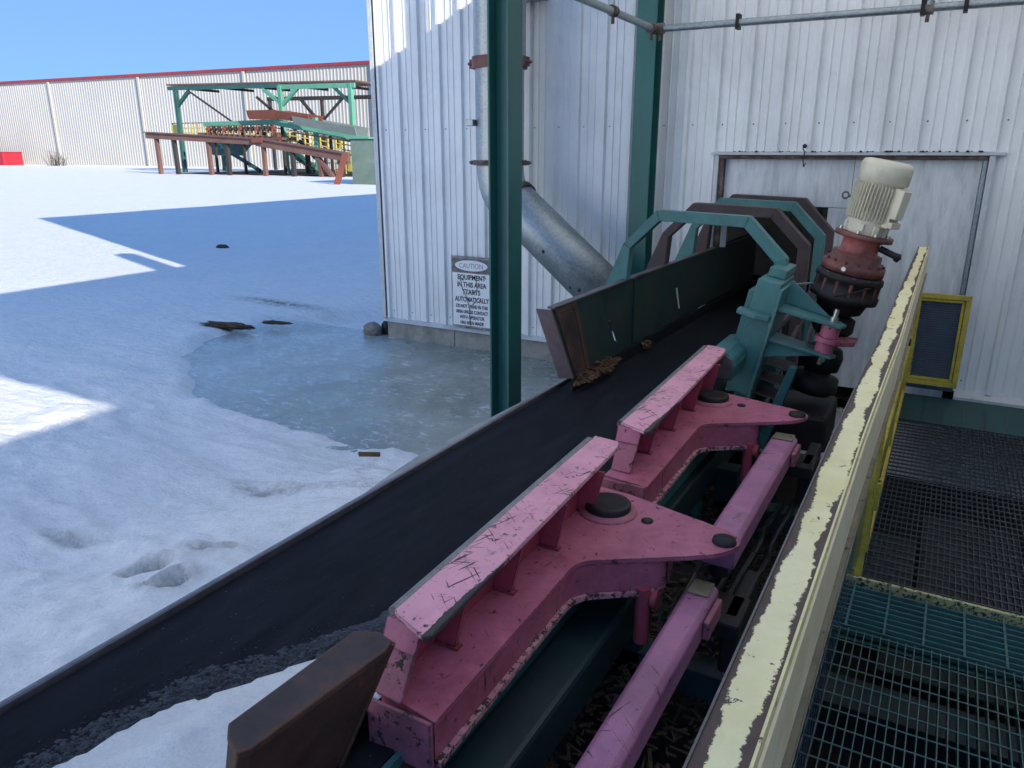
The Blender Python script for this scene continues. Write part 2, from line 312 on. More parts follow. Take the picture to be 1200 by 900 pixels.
# the belt, the machine and the walkway stand over a pit
pit=sstep(-1.72,-1.60,X)*(X<3.3)*(Yy<6.05)*(Yy>-3); Z=Z*(1-pit)+(-.55)*pit
Z+=sstep(25,60,np.hypot(X,Yy))*(fbm(X*.03,Yy*.03,3,8)-.5)*.25
ny,nx=X.shape
me=bpy.data.meshes.new('snow_ground')
idx=np.arange(nx*ny).reshape(ny,nx)
fa=np.stack([idx[:-1,:-1],idx[:-1,1:],idx[1:,1:],idx[1:,:-1]],-1).reshape(-1,4)
me.from_pydata(np.stack([X,Yy,Z],-1).reshape(-1,3).tolist(),[],fa.tolist()); me.update()
me.polygons.foreach_set('use_smooth',[True]*len(me.polygons)); me.materials.append(M['snow'])
at=me.attributes.new('dirt','FLOAT','POINT'); at.data.foreach_set('value',np.clip(dirt,0,1.2).reshape(-1).astype(np.float32))
me.materials.append(M['void'])
cx=(X[:-1,:-1]+X[1:,1:])/2; cy=(Yy[:-1,:-1]+Yy[1:,1:])/2
mi=((cx>-1.66)&(cx<3.3)&(cy<6.05)&(cy>-3)).reshape(-1).astype(np.int32); me.polygons.foreach_set('material_index',mi)
g=bpy.data.objects.new('snow_ground',me); COL.objects.link(g); struct(g)
b=MB(); n=60
b.add([(-3.9+ (2.7 if math.cos(2*math.pi*k/n)<0 else 3.2)*math.cos(2*math.pi*k/n),min(6.1,5.75+2.5*math.sin(2*math.pi*k/n)),-.012) for k in range(n)],[list(range(n))])
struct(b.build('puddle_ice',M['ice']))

# ================================================================ MILL BUILDING (near, white ribbed siding)
bld=thing('mill_building','near white mill building with ribbed metal siding and boarded doorway','building',(-4.87,6,0))
P0=.2269; RX0=-4.591-.018
def siding_profile(x0,n,first=0):
    """front outline (x,depth) of n ribs, starting just left of a rib"""
    pts=[]
    for i in range(n):
        a=x0+i*P0
        pts+=[(a-.002,0),(a+.009,.027),(a+.036,.027),(a+.046,0)]
        for m in (.105,.165): pts+=[(a+m-.008,0),(a+m-.003,.007),(a+m+.004,.007),(a+m+.008,0)]
    pts.append((x0+n*P0-.001,0)); return pts
def panel(x0,n,z0,z1,mat=M['siding'],y=6.0,parent=bld,lo=-99,hi=99):
    pts=siding_profile(x0,n); b=MB()
    q=[p for p in pts if lo<=p[0]<=hi]
    if pts[0][0]<lo: q=[(lo,q[0][1])]+q
    if pts[-1][0]>hi: q=q+[(hi,q[-1][1])]
    pts=q
    vs=[(x,y-d,z0) for x,d in pts]+[(x,y-d,z1) for x,d in pts]; k=len(pts)
    b.add(vs,[(i,i+1,i+1+k,i+k) for i in range(k-1)])
    return b.build('siding_panel',mat,parent)
x=RX0-P0; TOP=7.3
panel(RX0-P0+.0,1,.194,TOP)
nfull=0; xx=RX0
DX0,DX1,DZ=-1.612,.19,1.80
while xx<3.25:
    xe=xx+4*P0
    if xe<=DX0+.25*P0 or xx>=DX1+.02: panel(xx,4,.194,TOP)
    else:
        for q in range(4):
            a=xx+q*P0
            e=a+P0
            if e<=DX0 or a>=DX1: panel(a,1,.194,TOP)
            elif a>=DX0 and e<=DX1: panel(a,1,DZ+.005,TOP)
            else:
                k=DX0 if a<DX0 else DX1
                panel(a,1,.194 if k==DX0 else DZ+.005,TOP,hi=k); panel(a,1,DZ+.005 if k==DX0 else .194,TOP,lo=k)
    xx=xe
# backing, other walls and roof so that the building is closed and dark inside
b=MB(); b.box(-4.86,DX0,6.012,6.08,0,TOP).box(DX1,3.3,6.012,6.08,0,TOP).box(DX0,DX1,6.012,6.08,DZ,TOP); b.build('wall_core',M['black'],bld)
b=MB(); b.box(-4.86,-4.80,6.08,46,0,TOP-.002).box(-4.80,12,45.9,46,0,TOP-.002).box(11.9,12,6.08,45.9,0,TOP-.002).box(3.3,12,6.0,6.08,0,TOP-.002); b.build('side_wall',M['trim'],bld)
b=MB(); b.box(-4.92,12.05,5.95,46.05,TOP,TOP+.12); b.build('roof',M['shade_roof'],bld)
b=MB(); b.box(-1.66,1.5,6.09,11,-.02,0.002); b.build('interior_floor',M['void'],bld)
for (xa,xb) in ((-4.846,-4.03),(-4.025,-2.2),(-2.195,-1.55)):
    b=MB(); b.box(xa,xb,5.985,6.10,-.4,.165); b.build('concrete_base',M['concrete'],bld,.006)
b=MB(); b.prism([(-4.89,5.93,.166),(-4.89,6.0,.196),(-4.89,6.01,.166)],(4.89-1.62,0,0)); b.build('drip_flashing',M['trim'],bld)
b=MB(); b.prism([(.2,5.93,.13),(.2,5.93,.165),(.2,6.0,.196),(.2,6.0,.13)],(3.0,0,0)); b.build('drip_flashing',M['trim'],bld)
b=MB(); b.box(-4.895,-4.845,5.968,5.972,.19,TOP-.01).box(-4.897,-4.893,5.972,6.1,.19,TOP-.01); b.build('corner_trim',M['trim'],bld,.002)
# doorway
b=MB(); b.box(DX0-.03,DX1+.06,5.955,5.999,DZ-.018,DZ+.003); b.build('door_head_trim',M['trim'],bld,.003)
b=MB(); b.box(DX0+.03,DX1-.03,5.975,6.06,DZ-.045,DZ-.02); b.build('door_head',M['jamb'],bld,.003)
b=MB(); b.box(DX0-.005,DX0+.028,5.965,6.05,1.09,DZ-.02); b.build('door_jamb',M['trim'],bld,.003)
b=MB(); b.box(DX0+.03,DX0+.065,5.985,6.08,1.09,DZ-.047); b.build('door_jamb',M['jamb'],bld,.003)
b=MB(); b.box(DX1-.025,DX1+.01,5.96,6.05,.21,DZ-.02); b.build('door_jamb',M['trim'],bld,.003)
b=MB(); b.box(DX1-.055,DX1-.03,5.985,6.06,.21,DZ-.047); b.build('door_jamb',M['galv'],bld,.003)
b=MB(); b.box(DX0+.067,-.64,6.03,6.05,1.42,DZ-.047); b.build('door_board',M['wood'],bld,.002)
b=MB(); b.box(-.637,DX1-.058,6.028,6.048,.10,DZ-.047); b.build('door_board',M['wood'],bld,.002)
b=MB(); b.box(DX0+.067,-1.50,6.032,6.05,1.09,1.417); b.build('door_board',M['wood'],bld,.002,label='narrow dirty strip of board beside the belt opening')
b=MB(); b.box(-.78,-.64,6.03,6.05,.3,1.417); b.build('door_board',M['wood'],bld,.002)
# grime along the foot of the siding above the door head
b=MB()
for i in range(70):
    x=random.uniform(DX0+.1,DX1-.05); s=random.uniform(.004,.014); b.lathe([(0,s),(s*.6,s*.7),(s,.001)],(x,5.975-random.random()*.02,DZ+.002),(0,0,1),6)
b.build('grime',M['black'],bld,kind='stuff')
# wire hook hanging at the door head
wr=MB(); wr.tube([(-.975,5.95,1.86),(-.985,5.945,1.83),(-.97,5.94,1.80),(-.975,5.94,1.74),(-.965,5.94,1.70),(-.955,5.94,1.73)],.004,5); wr.lathe([(0,.012),(.02,.016),(.03,.001)],(-.975,5.95,1.83),(0,0,1),8)
tag(wr.build('wire_hook',M['black']),'small black wire hook hanging over the doorway head','hook')
# screws
b=MB()
for i in range(-20,22):
    if i*P0+RX0+.06<-4.8 or i*P0+RX0>3.1: continue
    x=RX0+i*P0+.075
    for z in (2.0,.27,3.4):
        if z<1 and DX0-.1<x<DX1: continue
        b.lathe([(0,.006),(.004,.004)],(x,5.998,z+.0),(0,-1,0),6)
b.build('screw_heads',M['jamb'],bld,kind='stuff')

# ---- sign on the wall
sg=thing('caution_sign','weathered white safety sign with black lettering on the mill wall behind the green post','sign',(-3.83,5.96,.2))
SX0,SX1,SZ0,SZ1=-4.03,-3.575,.205,.875
b=MB(); b.box(SX0,SX1,5.958,5.966,SZ0,SZ1); b.build('backing',M['signframe'],sg)
b=MB(); b.box(SX0+.016,SX1-.016,5.953,5.9575,SZ0+.016,SZ1-.155); b.build('lower_panel',M['sign'],sg)
b=MB(); b.box(SX0+.016,SX1-.016,5.953,5.9575,SZ1-.148,SZ1-.022); b.build('header_panel',M['signhead'],sg)
b=MB(); nn=40; b.prism([((SX0+SX1)/2+.178*math.cos(2*math.pi*k/nn),5.9525,SZ1-.083+.050*math.sin(2*math.pi*k/nn)) for k in range(nn)],(0,-.003,0)); b.build('header_oval',M['sign'],sg)
def text(s,x,z,size,mat,y,parent,sx=1,name='lettering'):
    cu=bpy.data.curves.new(name,'FONT'); cu.body=s; cu.size=size; cu.align_x='CENTER'; cu.extrude=.0006; cu.offset=.0009*size/.05; cu.resolution_u=3
    o=bpy.data.objects.new(name,cu); dg=bpy.context.evaluated_depsgraph_get()
    me=bpy.data.meshes.new_from_object(o.evaluated_get(dg) if False else o); me.materials.clear(); me.materials.append(mat)
    k=bpy.data.objects.new(name,me); COL.objects.link(k); k.parent=parent; k.rotation_euler=(R(90),0,0); k.scale=(sx,1,1)
    k.location=Vector((x,y,z))-wloc(parent); return k
cxs=(SX0+SX1)/2
text('CAUTION',cxs,SZ1-.105,.062,M['pfaded'],5.948,sg,.95)
for s,z,sz,sx in (('EQUIPMENT',.660,.066,.86),('IN THIS AREA',.590,.066,.80),('STARTS',.522,.066,.86),('AUTOMATICALLY',.452,.064,.72),
                  ('DO NOT STAND IN THIS',.392,.046,.68),('AREA UNLESS CONTACT',.338,.046,.68),('WITH OPERATOR',.286,.046,.74),('HAS BEEN MADE',.234,.046,.76)):
    text(s,cxs,z-.0,sz,M['ptext'],5.951,sg,sx)
b=MB()
for path in ([(-3.93,.68),(-3.90,.56),(-3.86,.5),(-3.83,.40),(-3.82,.22)],[(-3.75,.67),(-3.74,.58),(-3.78,.53)],[(-3.82,.40),(-3.76,.46),(-3.72,.50)],[(-3.72,.66),(-3.68,.70),(-3.64,.68)]):
    for (a,c),(d,e) in zip(path[:-1],path[1:]): b.bar((a,5.9495,c),(d,5.9495,e),.001,.010)
b.build('peeling_cracks',M['signframe'],sg)

# ---- round galvanised duct with elbow and chute
du=thing('galvanised_duct','large galvanised round duct coming down the wall and elbowing toward the belt','duct',(-3.2,5.55,3.3))
yd=5.55; xd=-3.25; rr=.205
b=MB(); b.cyl((xd,yd,2.47),(xd,yd,2.96),rr,n=32); b.build('upper_pipe',M['galv'],du)
b=MB(); b.box(xd-rr,xd+rr,yd-rr,6.0,2.96,3.10); b.build('top_elbow_box',M['galv'],du,.02)
b=MB(); b.cyl((xd,yd,1.72),(xd,yd,2.47),rr-.012,n=32); b.build('lower_pipe',M['galv'],du)
def clamp(z,mat,h=.05):
    b=MB(); b.cyl((xd,yd,z-h/2),(xd,yd,z+h/2),rr+.014,n=32)
    for s in (-1,1): b.box(xd+s*(rr+.03)-.016,xd+s*(rr+.03)+.016,yd-.05,yd+.03,z-h*.4,z+h*.4); b.cyl((xd+s*(rr+.045),yd-.06,z),(xd+s*(rr+.045),yd+.05,z),.012,n=8)
    b.build('clamp',mat,du)
clamp(2.47,M['salmondark'],.085); clamp(1.72,M['jamb'],.04)
b=MB(); b.box(xd-rr-.01,xd-rr+.06,yd-.18,yd-.1,2.0,2.05); b.build('latch',M['galv'],du,.005)
dirv=Vector((.83,-.14,-.60)).normalized()
e0=Vector((xd,yd,1.70)); e1=Vector((xd+.15,yd-.03,1.40))
b=MB(); prev=None; ringn=32
rings=[]
for k in range(7):
    t=k/6; c=e0*(1-t)**2+ (e0+Vector((0,0,-.22)))*2*t*(1-t)+e1*t*t; dd=(Vector((0,0,-1))*(1-t)+dirv*t).normalized()
    a=dd.cross(Vector((0,1,0))).normalized(); bb=dd.cross(a); rings.append([c+(a*math.cos(2*math.pi*i/ringn)+bb*math.sin(2*math.pi*i/ringn))*(rr-.014) for i in range(ringn)])
b.add([p for r_ in rings for p in r_],[(i*ringn+k,i*ringn+(k+1)%ringn,(i+1)*ringn+(k+1)%ringn,(i+1)*ringn+k) for i in range(6) for k in range(ringn)],True)
b.build('elbow',M['galv'],du)
e2=e1+dirv*1.32
b=MB(); b.lathe([(-.02,rr+.002),(.025,rr+.002)],e1,dirv,32); b.build('clamp',M['jamb'],du)
b=MB(); b.lathe([(.02,rr-.016),(1.32,rr-.016),(1.32,rr-.028),(.3,rr-.028)],e1,dirv,40,False); b.build('chute',M['galv'],du)
b=MB()
for (s_,a_) in ((.55,.1),(.9,.5),(.98,.2),(1.02,.8)):
    c=e1+dirv*s_; si=dirv.cross(Vector((0,0,1))).normalized(); u_=si.cross(dirv); q=c+(si*math.cos(a_)-u_*math.sin(a_)*.9)*(rr-.016); 
    b.lathe([(0,.016),(.006,.012)],q,(q-c),8)
b.build('hole_plug',M['black'],du)

# ---- canopy over the conveyor: two posts seen, roof above the frame
cn=thing('steel_canopy','open steel canopy on dark green posts over the conveyor','canopy',(-2.2,3.6,0))
def hpost(x,y,z0,z1,w,d,t=.012):   # H section, flanges facing +-y ... web along y
    b=MB(); b.box(x-w/2,x+w/2,y-d/2,y-d/2+t,z0,z1).box(x-w/2,x+w/2,y+d/2-t,y+d/2,z0,z1).box(x-t/2,x+t/2,y-d/2+t,y+d/2-t,z0,z1); return b
# first post: web parallel to the wall so that both the flange edge and the web are seen
def hpost2(x,y,z0,z1,w,d,t=.012):
    b=MB(); b.box(x-w/2,x-w/2+t,y-d/2,y+d/2,z0,z1).box(x+w/2-t,x+w/2,y-d/2,y+d/2,z0,z1).box(x-w/2+t,x+w/2-t,y-t/2,y+t/2,z0,z1); return b
hpost2(-2.135,3.70,-.3,3.50,.125,.15).build('post',M['post'],cn,.002)
hpost(-2.13,5.84,-.3,3.50,.15,.16).build('post',M['post'],cn,.002)
hpost2(-2.10,.35,-.3,3.50,.135,.16).build('post',M['post'],cn,.002)
b=MB(); b.box(-2.17,-2.03,.3,5.95,3.50,3.64); b.build('eave_beam',M['post'],cn)
for k in range(6):
    xa=-2.30+k*.93; b=MB(); b.add([(xa,.28,3.67),(xa+.928,.28,3.67),(xa+.928,5.93,3.67),(xa,5.93,3.67)],[(0,1,2,3)]); b.build('fill_roof_panel',M['roof_fill'],cn)  # roof panels let added fill light through to the shaded bay
for yy in (.36,2.0,3.72,5.84):
    b=MB(); b.box(-2.03,3.1,yy-.05,yy+.05,3.50,3.64); b.build('rafter',M['post'],cn)
vp=thing('roof_vent_pipe','thin vent pipe standing on the canopy roof above the frame','pipe',(-2.16,5.2,3.7))
b=MB(); b.cyl((-2.16,5.2,3.70),(-2.16,5.2,5.4),.042,n=14); b.build('vent_tube',M['galv'],vp); b=MB(); b.cyl((-2.16,5.2,5.4),(-2.16,5.2,5.46),.07,.03,n=14); b.build('vent_cap',M['galv'],vp)
st=thing('roof_stack','short wide exhaust stack standing on the canopy roof edge above the frame','stack',(-2.13,4.62,3.7))
b=MB(); b.cyl((-2.13,4.62,3.68),(-2.13,4.62,4.65),.17,n=20); b.build('stack_tube',M['galv'],st); b=MB(); b.lathe([(0,.16),(.04,.16),(.12,.02)],(-2.13,4.62,4.65),(0,0,1),20); b.build('stack_cap',M['galv'],st)
# ---- pipe rail hung from the canopy posts
pr=thing('pipe_rail','galvanised pipe rail running along the wall from the corner post','pipe',(-2.05,5.7,2.66))
def pclamp(c,ax,r=.034):
    b=MB(); b.lathe([(-.03,r),(.03,r)],c,ax,12); b.lathe([(-.035,.012),(.04,.012)],Vector(c)+Vector((0,0,-r)),(0,0,-1),6); return b
b=MB(); b.cyl((-2.04,5.68,2.645),(.9,5.70,2.645),.024,n=14); b.build('pipe',M['galv'],pr)
b=MB(); b.cyl((-2.04,3.80,2.66),(-2.04,5.68,2.645),.024,n=14); b.build('pipe',M['galv'],pr)
for c,ax in (((-2.0,5.68,2.645),(1,0,0)),((-2.04,5.62,2.645),(0,1,0)),((-.30,5.7,2.645),(1,0,0))):
    pclamp(c,ax,.038).build('pipe_fitting',M['jamb'],pr)
for c in ((-1.45,5.69,2.645),(-.1,5.7,2.645),(-.33,5.7,2.65)):
    b=MB(); b.box(c[0]-.012,c[0]+.012,5.66,5.735,2.605,2.70); b.build('pipe_bracket',M['black'],pr)
b=MB(); b.cyl((-.30,5.69,2.66),(-.28,5.69,3.5),.026,n=12); b.build('pipe',M['galv'],pr)
b=MB(); b.cyl((-2.04,4.9,2.67),(-2.04,4.9,3.5),.012,n=10); b.build('hanger',M['galv'],pr); pclamp((-2.04,4.9,2.655),(0,1,0)).build('pipe_fitting',M['jamb'],pr)

# ================================================================ BELT CONVEYOR
cv=thing('belt_conveyor','long black rubber belt conveyor running level into the doorway','conveyor',(-1.3,0,0))
BX0,BX1=-1.69,-.86
b=MB(); nyb=60; nxb=10
vsb=[]; 
for j in range(nyb+1):
    y=-1.2+j*(9.2/nyb)
    for i in range(nxb+1):
        x=BX0+(BX1-BX0)*i/nxb; z=.60-.018*math.sin(math.pi*i/nxb)+.0025*math.sin(y*3+i)
        vsb.append((x,y,z))
b.add(vsb,[(j*(nxb+1)+i,j*(nxb+1)+i+1,(j+1)*(nxb+1)+i+1,(j+1)*(nxb+1)+i) for j in range(nyb) for i in range(nxb)],True)
bo=b.build('belt',M['belt'],cv); so_=bo.modifiers.new('s','SOLIDIFY'); so_.thickness=.012; so_.offset=-1
b=MB(); b.box(-1.715,-1.703,-1.2,6.5,.42,.612); b.build('side_frame',M['darkmetal'],cv,.002); b=MB(); b.box(-1.733,-1.7155,-1.2,3.36,.596,.606); b.build('side_frame_lip',M['edgemetal'],cv,.002)
b=MB(); b.box(-.855,-.84,-1.2,6.5,.40,.60); b.build('side_frame',M['teal'],cv,.002)
for k in range(8):
    b=MB(); y=.2+k*.82; b.cyl((BX0,y,.52),(BX1,y,.52),.05,n=14); b.build('idler_roller',M['black'],cv)
b=MB(); b.prism([(-1.735,1.75,.594),(-1.735,3.75,.594),(-1.765,3.72,.578),(-1.80,3.3,.565),(-1.82,3.05,.56),(-1.85,2.7,.55),(-1.858,2.48,.548),(-1.835,2.3,.555),(-1.81,2.12,.56),(-1.77,1.95,.572)],(0,0,-.012)); b.build('side_sheet',M['sheet'],cv,label='grey dusty sheet sloping down from the belt edge to the ice')
# side board (skirt) with slot
sxx=-1.597; th=.014
def pl(poly): return [(sxx,y,z) for y,z in poly]
b=MB(); b.prism(pl([(3.201,1.083),(3.477,0.672),(4.049,0.672),(4.049,0.737),(3.928,0.893),(3.928,1.083)]),(-th,0,0))
b.prism(pl([(3.966,0.903),(4.087,0.746),(4.087,0.672),(4.332,0.672),(4.332,1.083),(3.966,1.083)]),(-th,0,0))
b.prism(pl([(3.928,0.893),(3.966,0.903),(3.966,1.083),(3.928,1.083)]),(-th,0,0)); b.prism(pl([(4.049,0.672),(4.087,0.672),(4.087,0.746),(4.049,0.737)]),(-th,0,0))
b.build('side_board',M['skirt'],cv)
b=MB(); b.prism([(sxx-.004,4.334,0.672),(sxx-.004,4.334,1.083),(-1.53,7.3,1.083),(-1.53,7.3,0.672)],(-th,0,0)); b.build('side_board',M['skirt'],cv)
b=MB(); b.prism([(sxx-.002,3.46,.600),(sxx-.002,3.46,0.672),(-1.528,7.3,0.672),(-1.528,7.3,.600)],(.008,0,0)); b.build('rubber_skirt',M['bluehose'],cv)
b=MB(); b.prism([(sxx+.002,3.197,1.085),(sxx+.002,3.472,0.672),(sxx-.085,3.472,0.66),(sxx-.082,3.197,1.083)],(0,.012,0)); b.build('board_end_flange',M['skirtrust'],cv,.003)
b=MB(); b.box(sxx-.03,sxx+.012,3.22,4.334,1.085,1.0939999999999999).prism([(sxx-.03,4.338,1.085),(sxx+.010,4.338,1.085),(-1.52,7.3,1.085),(-1.555,7.3,1.085)],(0,0,.009)); b.build('board_top_edge',M['darkmetal'],cv)
b=MB(); b.prism(pl([(3.439,1.079),(3.477,1.079),(3.676,0.679),(3.629,0.679)]),(.008,0,0)); b.prism(pl([(3.23,1.079),(3.477,1.079),(3.482,1.055),(3.249,1.055)]),(.006,0,0)); b.prism(pl([(3.259,1.055),(3.458,1.04),(3.629,0.679),(3.496,0.679)]),(.004,0,0)); b.build('end_frame',M['rustface'],cv)
b=MB(); b.bar((sxx+.006,4.327,0.679),(sxx+.006,4.308,1.079),.012,.03); b.build('joint_strip',M['skirt'],cv)
b=MB(); b.bar((sxx+.03,5.15,.757),(sxx+.028,5.07,.907),.006,.014); b.build('pale_strip',M['sign'],cv)  # thin pale strip set on the side board
# arched guards
def hoop(y,dy,mat,lab,zt=0.0,dx=0):
    o=[(-1.69,1.03),(-1.575,1.315),(-1.39,1.505+zt),(-.895,1.49+zt),(-.69,1.285),(-.69,.55)]
    i=[(-.752,.55),(-.752,1.262),(-.918,1.432+zt),(-1.372,1.447+zt),(-1.535,1.29),(-1.548,1.115)]
    b=MB(); p=[(1.032*x+dx,y,1.032*z-.058) for x,z in o]; q=[(1.032*x+dx,y,1.032*z-.058) for x,z in i][::-1]
    for k in range(5): b.prism([p[k],p[k+1],q[k+1],q[k]],(0,dy,0))
    ob=b.build('guard_hoop',mat,cv,.003,label=lab); return ob
hoop(4.18,.07,M['teal_l'],'front teal guard hoop')
hoop(4.87,.09,M['brownp'],'second guard hoop, brown')
hoop(5.50,.07,M['teal_l'],'third guard hoop, teal')
hoop(5.82,.09,M['brownp'],'rear guard hoop, brown',.01,.01)
for s in range(3):
    b=MB(); b.bar((-.72,4.0+s*.62,.9-.18*s),(-.72,5.9,.95+.02*s),.02,.03); b.build('guard_brace',M['brownp'],cv)
# support legs of the conveyor
for y in (-.6,1.6,3.3,5.2):
    b=MB(); b.box(-1.70,-1.64,y-.03,y+.03,-.6,.42); b.box(-.90,-.84,y-.03,y+.03,-.6,.40); b.build('leg',M['teal'],cv)
# chips lodged along the board
b=MB()
def stick(b,c,L,wd,th,rz,tilt,roll=0):
    T=Matrix.Translation(c)@Matrix.Rotation(rz,4,'Z')@Matrix.Rotation(tilt,4,'Y')@Matrix.Rotation(roll,4,'X')
    pts=[T@Vector((sx*L/2*(1 if k else .9),sy*wd/2,sz*th/2)) for k,(sx,sy,sz) in enumerate([(-1,-1,-1),(1,-1,-1),(1,1,-1),(-1,1,-1),(-1,-1,1),(1,-1,1),(1,1,1),(-1,1,1)])]
    b.add(pts,[(3,2,1,0),(4,5,6,7),(0,1,5,4),(1,2,6,5),(2,3,7,6),(3,0,4,7)])
for i in range(360):
    t=random.random(); y=3.46+.60*t; hh=.055*math.sin(math.pi*min(1,t*1.02))**.7; ww=.045*math.sin(math.pi*t)**.6
    u=random.random(); stick(b,(sxx+.012+u*ww,y,.640+(hh+.01)*(1-u)*random.random()),random.uniform(.010,.05),random.uniform(.004,.014),.004,R(90)+random.gauss(0,.9),random.gauss(0,.25),random.random()*3)
for i in range(30): stick(b,(-1.575+random.random()*.02,4.52+random.gauss(0,.03),.615+random.random()*.05),.03,.012,.006,random.random()*3,random.gauss(0,.4))
o=b.build('wood_chips',M['chip'],kind='stuff'); tag(o,'brown bark and wood chips piled against the dark side board on the belt','wood chips')
# snow lying on the near end of the belt, with crusted dirt ahead of it
gx=np.linspace(-1.62,-.93,60); gy=np.linspace(-.6,1.45,120); GX,GY=np.meshgrid(gx,gy)
EY=[-.6,.3,.63,.91,1.11,1.45]; EX=[-1.58,-1.50,-1.455,-1.365,-1.245,-.98]; edge_=np.interp(GY,EY,EX); edge_=edge_+(fbm(GX*0+GY*6,GY*0+3.3,4,2)-.5)*.10
dd_=GX-edge_; hz=.585+.075*sstep(0,.22,dd_)+(fbm(GX*9,GY*9,4,6)-.5)*.03*sstep(0,.05,dd_); hz=np.where(dd_<0,.585-.03,hz)
keep=dd_>-.02
idx=np.arange(GX.size).reshape(GX.shape); fl=[]
for j in range(GX.shape[0]-1):
    for i in range(GX.shape[1]-1):
        if keep[j,i] and keep[j+1,i+1] and keep[j,i+1] and keep[j+1,i]: fl.append((idx[j,i],idx[j,i+1],idx[j+1,i+1],idx[j+1,i]))
me=bpy.data.meshes.new('belt_snow'); me.from_pydata(np.stack([GX,GY,hz+.012],-1).reshape(-1,3).tolist(),[],fl); me.update(); me.polygons.foreach_set('use_smooth',[True]*len(me.polygons)); me.materials.append(M['snowg'])
o=bpy.data.objects.new('belt_snow',me); COL.objects.link(o); o['kind']='stuff'; tag(o,'patch of granular snow lying on the near end of the black belt','snow')
gy=np.linspace(-.3,1.6,520); gu=np.linspace(-.22,.03,90); GU,GY=np.meshgrid(gu,gy)
eg=np.interp(GY,EY,EX); GX=eg+GU
fall=np.clip((GU+.19)/.15,0,1)*np.clip(.25+1.5*fbm(GY*4,GY*0+1.5,3,44),0,1.2)
rdg=np.abs(fbm(GX*80,GY*80,3,21)-.47)*2; hz=.5815+.0135*fall*(.35+.9*fbm(GX*60,GY*60,4,22))-.006*np.exp(-(rdg/.16)**2)*fall
idx=np.arange(GX.size).reshape(GX.shape); fl=np.stack([idx[:-1,:-1],idx[:-1,1:],idx[1:,1:],idx[1:,:-1]],-1).reshape(-1,4)
b=MB(); b.v=np.stack([GX,GY,hz],-1).reshape(-1,3).tolist(); b.f=fl.tolist(); b.sm=[False]*len(b.f)
for i in range(700):
    y=random.uniform(-.15,1.55); x=float(np.interp(y,EY,EX))-abs(random.gauss(.05,.09)); q=random.uniform(.001,.003); stick(b,(x,y,.589),q*2,q,q,random.random()*3.1,random.gauss(0,.5))
M['crust']=pmat('dirty_ice_crust',(.022,.026,.034),.6,0,.6,120,dirt=((.13,.15,.18),170,.55),bmp=.5,bs=200)
o=b.build('ice_crust',M['crust'],kind='stuff'); tag(o,'dark frozen crust of grit along the snow on the belt','ice crust')

